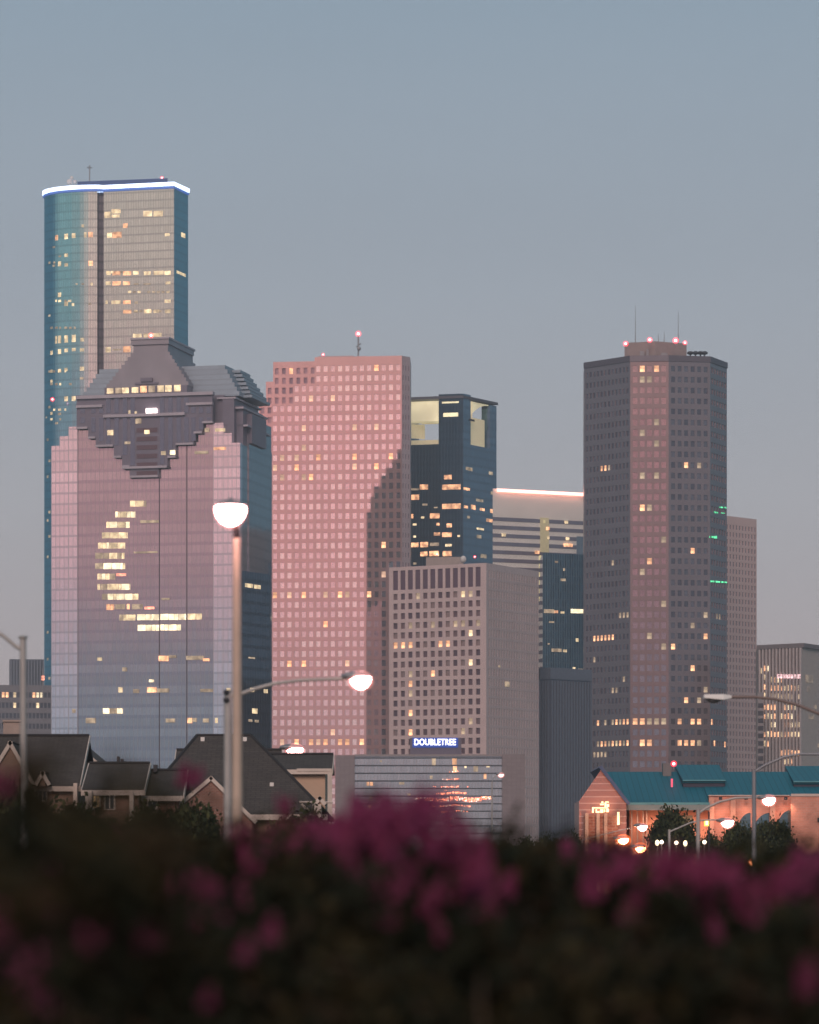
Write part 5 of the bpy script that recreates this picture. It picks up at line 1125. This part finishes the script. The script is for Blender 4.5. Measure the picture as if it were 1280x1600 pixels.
lamp('thin pale post with a white lamp beside the gable lamps', 902, 1317, 313, [(903, 1318), (915, 1311), (950, 1302), (985, 1294)], 1004, 1291, 15, WHITE_GLOW, .09)
lamp('orange tinged lamp on a short post in front of the brick gable', 962, 1318, 318, [(962, 1320), (968, 1312)], 974, 1311, 17, ORANGE_GLOW, .09)
lamp('lowest orange lamp, right of the gable and just above the blossoms', 990, 1334, 316, [(990, 1336), (994, 1329)], 1001, 1324, 17, ORANGE_GLOW, .09)
lamp('small orange lamp at the foot of the tall grey post', 1225, 1350, 130, [(1225, 1352), (1205, 1347), (1183, 1346)], 1175.5, 1346, 10, ORANGE_GLOW, .04, dirx=-1)
lamp('pink glowing lamp above the dark roof of the beige house', 461, 1183, 215, None, 461, 1170, 26, WHITE_GLOW, .07, group=None)
lamp('small white lamp on a curved arm before the low glass block', 769, 1222, 240, [(769, 1224), (771, 1215), (777, 1211)], 783, 1210, 9, mat('lamp_glass_faint', (.8, .8, .8), .4, em=(1, .9, .85), es=1.2), .07, group=None)
# yellow lit sign between the trees
t = thing('hanging_sign', 'small yellow lit box sign between the round trees and the hall pilasters', 'sign', (PX(1104, 200), 200, 0))
mb = MB(); mb.tube([(PX(1108, 200), 200, 0), (PX(1108, 200), 200, ZZ(1268, 200))], .05, 6); mb.build('post', DARK, t)
mb = MB(); mb.box(PX(1100.5, 200), PX(1108, 200), 199.9, 200.1, ZZ(1291, 200), ZZ(1281, 200)); mb.build('sign_box', mat('yellow_box', (.7, .55, .1), .4, em=(1, .75, .15), es=1.1), t)
mb = MB(); mb.box(PX(1102.6, 200), PX(1106, 200), 199.86, 199.895, ZZ(1289, 200), ZZ(1283, 200)); mb.build('sign_panel', mat('panel_glow', (.8, .8, .6), .4, em=(1, .95, .7), es=1.6), t)
PY_ = 255
for i, (px_, py_, m_) in enumerate(((1027, 1317, 'y'), (1034, 1316, 'w'), (1057, 1317, 'w'), (1071, 1318, 'y'), (1101, 1316, 'w'))):
    t = thing('path_light', ['tiny yellow path light leftmost under the round tree', 'tiny white path light beside the leftmost yellow one', 'tiny white path light under the middle of the round tree', 'tiny yellow path light at the right foot of the round tree', 'tiny white path light right of the slim post'][i], 'light', (PX(px_, PY_), PY_, 0), 'path lights under the trees')
    mb = MB(); mb.tube([(PX(px_, PY_), PY_, 0), (PX(px_, PY_), PY_, ZZ(py_ + 2, PY_))], .05, 5); mb.build('post', DARK, t)
    mb = MB(); mb.ball((PX(px_, PY_), PY_, ZZ(py_, PY_)), .15, .15, .15 if m_ == 'w' else .22); mb.build('globe', LITC if m_ == 'y' else SPW, t)
    ld = bpy.data.lights.new('globe_light', 'POINT'); ld.energy = 60; ld.color = (1, .60, .35); ld.shadow_soft_size = .2
    lo = bpy.data.objects.new('globe_light', ld); col.objects.link(lo); lo.parent = t; lo.location = (0, -.4, ZZ(py_, PY_) + .3)

# ================================================================== VEGETATION
def quads_mesh(name, C_, U_, V_, mats, mi):
    n = len(C_); v = np.empty((n, 4, 3)); v[:, 0] = C_ - U_; v[:, 1] = C_ - V_ * .9; v[:, 2] = C_ + U_; v[:, 3] = C_ + V_ * .9
    me = bpy.data.meshes.new(name); me.vertices.add(n * 4); me.vertices.foreach_set('co', v.ravel()); me.loops.add(n * 4); me.loops.foreach_set('vertex_index', np.arange(n * 4, dtype=np.int32))
    me.polygons.add(n); me.polygons.foreach_set('loop_start', np.arange(0, n * 4, 4, dtype=np.int32)); me.polygons.foreach_set('loop_total', np.full(n, 4, dtype=np.int32))
    for m in mats: me.materials.append(m)
    me.polygons.foreach_set('material_index', mi.astype(np.int32)); me.update(calc_edges=True); me.validate(); return me
rng = np.random.default_rng(3)
def rand_frames(n, L1, W1):
    a = rng.normal(size=(n, 3)); a /= np.linalg.norm(a, axis=1)[:, None]; b = rng.normal(size=(n, 3)); b -= (a * b).sum(1)[:, None] * a; b /= np.linalg.norm(b, axis=1)[:, None]
    s = rng.uniform(.7, 1.3, (n, 1)); return a * L1 * s, b * W1 * s
def leafmat(name, c):
    m = mat(name, c, .8, 0, var=.45, vs=3, spec=.12); return m
LF = [leafmat('leaf_dark', (.016, .019, .011)), leafmat('leaf_olive', (.036, .030, .014)), leafmat('leaf_bronze', (.038, .027, .017))]
TL = [leafmat('tree_leaf_dark', (.028, .040, .020)), leafmat('tree_leaf_mid', (.050, .062, .028)), leafmat('tree_leaf_pale', (.075, .082, .036))]  # dark, mid and pale leaf tones, mixed at random by clump
BARK = mat('bark', (.12, .09, .07), .9, vs=6, var=.3)
def crown(nclump, per, rx, ry, rz, cz, cr, L1, W1, mats, name, p=(.5, .35, .15), hollow=.35):
    d = rng.normal(size=(nclump, 3)); d /= np.linalg.norm(d, axis=1)[:, None]; r = rng.uniform(hollow, 1, (nclump, 1)) ** .6
    cc = d * r * np.array([[rx, ry, rz]]) + np.array([[0, 0, cz]]); rad = rng.uniform(.5, 1.25, (nclump, 1, 1)) * cr
    pts = cc[:, None, :] + rng.normal(size=(nclump, per, 3)) * rad * .5; pts = pts.reshape(-1, 3)
    U, V = rand_frames(len(pts), L1, W1); base = rng.choice(len(mats), size=nclump, p=p); mi = np.repeat(base, per); fl = rng.random(len(mi)) < .25; mi[fl] = rng.choice(len(mats), size=fl.sum())
    return quads_mesh(name, pts, U, V, mats, mi), cc
# trees
tree_meshes = []
for k in range(3):
    me, cc = crown(110, 150, 2.2, 2.2, 1.75, 4.05, .80, .16, .11, TL, 'tree_crown')
    mb = MB(); mb.tube([(0, 0, 0), (.06, .03, 1.4), (0, .02, 2.6), (.1, 0, 4.2)], [.2, .16, .13, .05], 9)
    for q in cc[:9]:
        b0 = Vector((.03, .02, 2.0 + rng.random() * .9)); e = Vector(q); mb.tube([b0, b0.lerp(e, .5) + Vector((0, 0, .25)), e], [.08, .05, .02], 6)
    tree_meshes.append((me, mb.mesh('tree_trunk', BARK)))
def tree(px, Y, ytop, hw, label, k, group='round trees in front of the hall', name='round_tree'):
    h = ZZ(ytop, Y); s = h / 6.0; sx = (hw * Y / F) / 2.5
    t = thing(name, label, 'tree', (PX(px, Y), Y, 0), group, rz=random.uniform(0, 6)); t.scale = (sx, sx, s)
    for nm, me in zip(('crown', 'trunk'), tree_meshes[k]):
        o = bpy.data.objects.new(nm, me); col.objects.link(o); o.parent = t
    return t
tree(1050, 275, 1270, 39, 'round dark tree in front of the orange hall entrance', 0)
tree(1158, 262, 1291, 33, 'bushy tree left of the tall grey post', 1)
tree(1207, 266, 1286, 36, 'widest round tree right of the tall grey post', 2)
tree(1112, 270, 1307, 22, 'small low tree between the slim post and the arched windows', 1)
for i, (px_, yt, hw_, lb) in enumerate(((822, 1314, 20, 'low tree right of the low glass block'), (850, 1311, 22, 'low tree second from the glass block before the slate block'), (876, 1312, 18, 'low tree before the middle of the slate block'), (898, 1308, 16, 'low tree touching the left corner of the gable'), (790, 1318, 20, 'dim low tree at the foot of the glass block pier'))):
    tree(px_, 285 + i * 6, yt, hw_, lb, i % 3, 'treeline before the slate block')
for i, (px_, Y_, yt, hw_, lb) in enumerate(((110, 120, 1268, 70, 'dark garden tree below the leftmost house'), (235, 125, 1272, 60, 'dark garden tree below the small porch house'), (300, 130, 1262, 55, 'brownish garden tree before the big hip roof'), (20, 118, 1240, 60, 'garden tree at the far left edge'), (470, 135, 1275, 60, 'garden tree in front of the beige house'))):
    tree(px_, Y_, yt, hw_, lb, i % 3, 'garden trees before the houses', 'garden_tree')
# crape myrtle shrubs close to the camera
PET = [mat('petal_magenta', (.25, .032, .11), .6, var=.2, vs=9), mat('petal_pink', (.34, .062, .19), .6, var=.2, vs=9), mat('petal_plum', (.12, .024, .055), .6, var=.2, vs=9)]
shr = []
for k in range(3):
    me, cc = crown(130, 150, .95, .62, 1.1, 1.95, .17, .034, .019, LF, 'foliage', p=(.55, .3, .15), hollow=.3)
    mb = MB()
    for j in range(5):
        a = j * 1.26 + k; mb.tube([(.05 * math.cos(a), .05 * math.sin(a), 0), (.16 * math.cos(a), .12 * math.sin(a), .9), (.45 * math.cos(a), .3 * math.sin(a), 2.2)], [.03, .024, .01], 7)
    for q in cc[:40]:
        e = Vector(q); b0 = Vector((e.x * .35, e.y * .35, min(1.1, e.z * .6))); mb.tube([b0, b0.lerp(e, .6) + Vector((0, 0, .08)), e], [.012, .008, .003], 5)
    shr.append((me, mb.mesh('stems', BARK)))
pan = []
for k in range(3):
    n = 420; h = rng.beta(1.3, 1.6, n); th = rng.uniform(0, 6.283, n); r = (1 - h) ** .7 * .042 * rng.uniform(.35, 1.1, n) + .004
    pts = np.stack([r * np.cos(th), r * np.sin(th), h * .15], 1); U, V = rand_frames(n, .0085, .0075); mi = rng.choice(3, size=n, p=((.55, .25, .2), (.3, .6, .1), (.4, .1, .5))[k])
    pan.append(quads_mesh('flower_panicle', pts, U, V, PET, mi))
SH = [ # px, Y, top row, label
    (80, 10.6, 1395, 'nearest crape myrtle bush at the lower left with scattered magenta blossoms'), (760, 10.6, 1440, 'nearest dark bush at the bottom centre with hardly any blossom'), (1340, 10.6, 1405, 'nearest bush at the lower right corner'), (400, 11.5, 1400, 'near bush between the left and centre foreground bushes'),
    (1050, 11.5, 1400, 'near dark bush right of the bottom centre'), (-60, 13.8, 1262, 'taller olive crape myrtle at the left edge'), (250, 14.4, 1288, 'olive crape myrtle under the small porch house'),
    (600, 14.4, 1262, 'tallest crape myrtle with the big magenta cluster before the low glass block'), (860, 15.0, 1316, 'crape myrtle with violet blossom under the slate block'),
    (1130, 14.4, 1336, 'crape myrtle with broad pink blossom under the round trees'), (1400, 14.7, 1318, 'crape myrtle with violet blossom at the right edge'),
    (430, 16.6, 1290, 'crape myrtle with pink blossom below the two lamp posts'), (960, 18.4, 1328, 'crape myrtle with plum blossom below the brick gable'), (60, 18.4, 1250, 'farther olive bush below the leftmost house'), (720, 18.9, 1300, 'farther brownish bush below the low glass block'), (1270, 18.9, 1326, 'farther bush below the brick block of the hall'),
    (240, 18.6, 1300, 'farthest bush behind the olive crape myrtle at lower left'), (560, 18.4, 1296, 'farthest bush behind the tallest crape myrtle'), (-20, 11.0, 1400, 'nearest bush cut by the left frame edge')]
shrubs = []
for i, (px_, Y_, yt, lb) in enumerate(SH):
    t = thing('crape_myrtle', lb, 'shrub', (PX(px_, Y_), Y_, 0), 'flowering shrubs in the foreground'); zt_ = ZZ(yt, Y_)
    t.scale = (1, 1, zt_ / 3.05)
    for nm, me in zip(('foliage', 'stems'), shr[i % 3]):
        o = bpy.data.objects.new(nm, me); col.objects.link(o); o.parent = t; o.rotation_euler = (0, 0, 0 if i % 2 else math.pi)
    shrubs.append((t, px_, Y_))
thin = []
for k in range(2):
    me, cc = crown(34, 20, .20, .2, .22, 2.80, .06, .022, .012, LF, 'foliage', p=(.2, .5, .3), hollow=.1)
    mb = MB()
    for j in range(4): mb.tube([(.03 * math.cos(j * 1.6), .03 * math.sin(j * 1.6), 0), (.05 * math.cos(j * 1.6), .05 * math.sin(j * 1.6), 1.4), (.11 * math.cos(j * 1.6), .11 * math.sin(j * 1.6), 2.7)], [.016, .011, .003], 6)
    thin.append((me, mb.mesh('stems', LF[0])))
for i, (px_, Y_, yt, sx_, lb) in enumerate(((60, 6.6, 1190, .16, 'thin out-of-focus shoots rising over the leftmost house'), (190, 6.9, 1222, .14, 'thin out-of-focus shoots rising over the small porch house'))):
    t = thing('crape_myrtle', lb, 'shrub', (PX(px_, Y_), Y_, 0), 'thin shoots closest to the camera'); t.scale = (sx_ / .13, sx_ / .13, ZZ(yt, Y_) / 3.0)
    for nm, me in zip(('foliage', 'stems'), thin[i % 2]):
        o = bpy.data.objects.new(nm, me); col.objects.link(o); o.parent = t
bpy.context.view_layer.update()
def panicle(px_, py_, Y_, s_=1.0, k=None):
    t = min(shrubs, key=lambda q: abs(q[2] - Y_) * 160 + abs(q[1] - px_) * (Y_ / F) * 100)[0]
    o = bpy.data.objects.new('flower_panicle', pan[random.randrange(3) if k is None else k]); col.objects.link(o); o.parent = t
    sz = t.scale.z; L_ = t.location; o.location = (PX(px_, Y_) - L_.x, Y_ - L_.y, (ZZ(py_, Y_) - .07 * s_) / sz); s2 = s_ * random.uniform(.85, 1.15)
    o.scale = (s2, s2, s2 / sz); o.rotation_euler = (random.uniform(-.4, .4), random.uniform(-.5, .5), random.uniform(0, 6))
def cluster(px_, py_, Y_, n, sx, sy, k=None, s_=1.0):
    for _ in range(n): panicle(random.gauss(px_, sx), random.gauss(py_, sy), Y_ + random.uniform(-.4, .3), s_, k)
# magenta clusters, where the photograph shows them (px, py, distance, count, spread x, spread y, kind, size)
for a in ((640, 1278, 13.36, 16, 34, 16, 1, 0.87), (600, 1302, 13.28, 9, 34, 12, 0, 0.87), (690, 1312, 13.36, 8, 26, 18, 0, 0.87), (700, 1390, 13.12, 8, 44, 18, 2, 0.80), (750, 1385, 13.28, 9, 24, 26, 0, 0.87), (735, 1440, 13.12, 3, 40, 20, 2, 0.80),
          (490, 1306, 15.36, 14, 44, 10, 0, 0.94), (450, 1345, 15.36, 9, 22, 24, 0, 0.87), (470, 1385, 15.36, 4, 26, 14, 2, 0.87), (378, 1322, 15.52, 5, 18, 7, 0, 0.80), (305, 1410, 12.96, 6, 28, 18, 2, 0.72), (330, 1440, 12.96, 5, 26, 14, 2, 0.72), (560, 1330, 13.28, 4, 20, 12, 2, 0.72),
          (88, 1408, 9.68, 2, 7, 10, 0, 0.58), (155, 1464, 9.68, 1, 12, 6, 2, 0.51), (245, 1462, 9.76, 2, 14, 5, 2, 0.51), (16, 1455, 9.68, 2, 10, 8, 2, 0.51), (20, 1512, 9.52, 1, 8, 5, 0, 0.54), (58, 1503, 9.52, 3, 12, 10, 0, 0.58), (62, 1560, 9.52, 2, 9, 7, 0, 0.54), (320, 1570, 9.76, 1, 5, 6, 2, 0.42), (462, 1458, 10.40, 1, 14, 7, 2, 0.61), (350, 1475, 10.24, 1, 26, 8, 2, 0.51),
          (8, 1222, 12.80, 3, 8, 5, 0, 0.72), (228, 1302, 13.44, 2, 14, 6, 2, 0.58), (285, 1212, 16.32, 3, 10, 5, 0, 0.72), (445, 1256, 16.00, 2, 5, 3, 0, 0.65),
          (930, 1338, 17.44, 9, 38, 8, 1, 0.87), (980, 1344, 17.44, 6, 24, 8, 0, 0.87), (1040, 1362, 13.44, 9, 38, 12, 0, 0.87), (1100, 1368, 13.44, 8, 36, 12, 0, 0.87), (1150, 1382, 13.44, 5, 34, 12, 0, 0.80), (1070, 1410, 13.28, 6, 50, 14, 2, 0.80), (1110, 1440, 13.12, 3, 40, 14, 2, 0.72), (900, 1365, 14.08, 3, 22, 10, 2, 0.72),
          (1258, 1366, 13.60, 9, 18, 11, 1, 0.87), (1215, 1380, 13.60, 3, 20, 8, 2, 0.72), (1275, 1440, 13.60, 3, 10, 18, 2, 0.72), (1265, 1500, 9.76, 2, 10, 14, 2, 0.68), (1180, 1410, 13.28, 4, 24, 14, 2, 0.80)):
    cluster(*a[:7], a[7])
for a in ((85, 1402, 9.2, 4, 7, 12, 1, .5), (152, 1460, 9.2, 2, 12, 7, 0, .5), (240, 1458, 9.2, 4, 18, 6, 0, .5), (8, 1440, 9.0, 3, 8, 12, 0, .5), (28, 1508, 8.9, 3, 9, 6, 1, .5), (62, 1498, 8.9, 5, 11, 12, 1, .5), (60, 1552, 8.9, 3, 10, 8, 0, .5),
          (330, 1405, 11.5, 6, 30, 26, 0, .7), (395, 1335, 14.6, 4, 20, 10, 1, .7), (520, 1300, 14.6, 5, 20, 10, 1, .8), (660, 1258, 12.8, 5, 18, 10, 1, .8), (600, 1390, 12.2, 4, 40, 20, 2, .7), (180, 1345, 13.0, 3, 30, 14, 2, .6)):
    cluster(a[0], a[1], a[2], a[3], a[4], a[5], a[6], a[7])

# ------------------------------------------------------------------ dusk haze
mb = MB(); mb.box(-1400, 1400, -80, 2300, -1.6, 420)
hz = mb.build('haze', bpy.data.materials.new('haze')); hm = hz.data.materials[0]; hm.use_nodes = True; ht = hm.node_tree; ht.nodes.clear()
pv = ht.nodes.new('ShaderNodeVolumePrincipled'); pv.inputs['Color'].default_value = (.86, .86, .90, 1); pv.inputs['Density'].default_value = .00024; pv.inputs['Anisotropy'].default_value = .2
ho = ht.nodes.new('ShaderNodeOutputMaterial'); ht.links.new(pv.outputs[0], ho.inputs['Volume']); hz['kind'] = 'stuff'
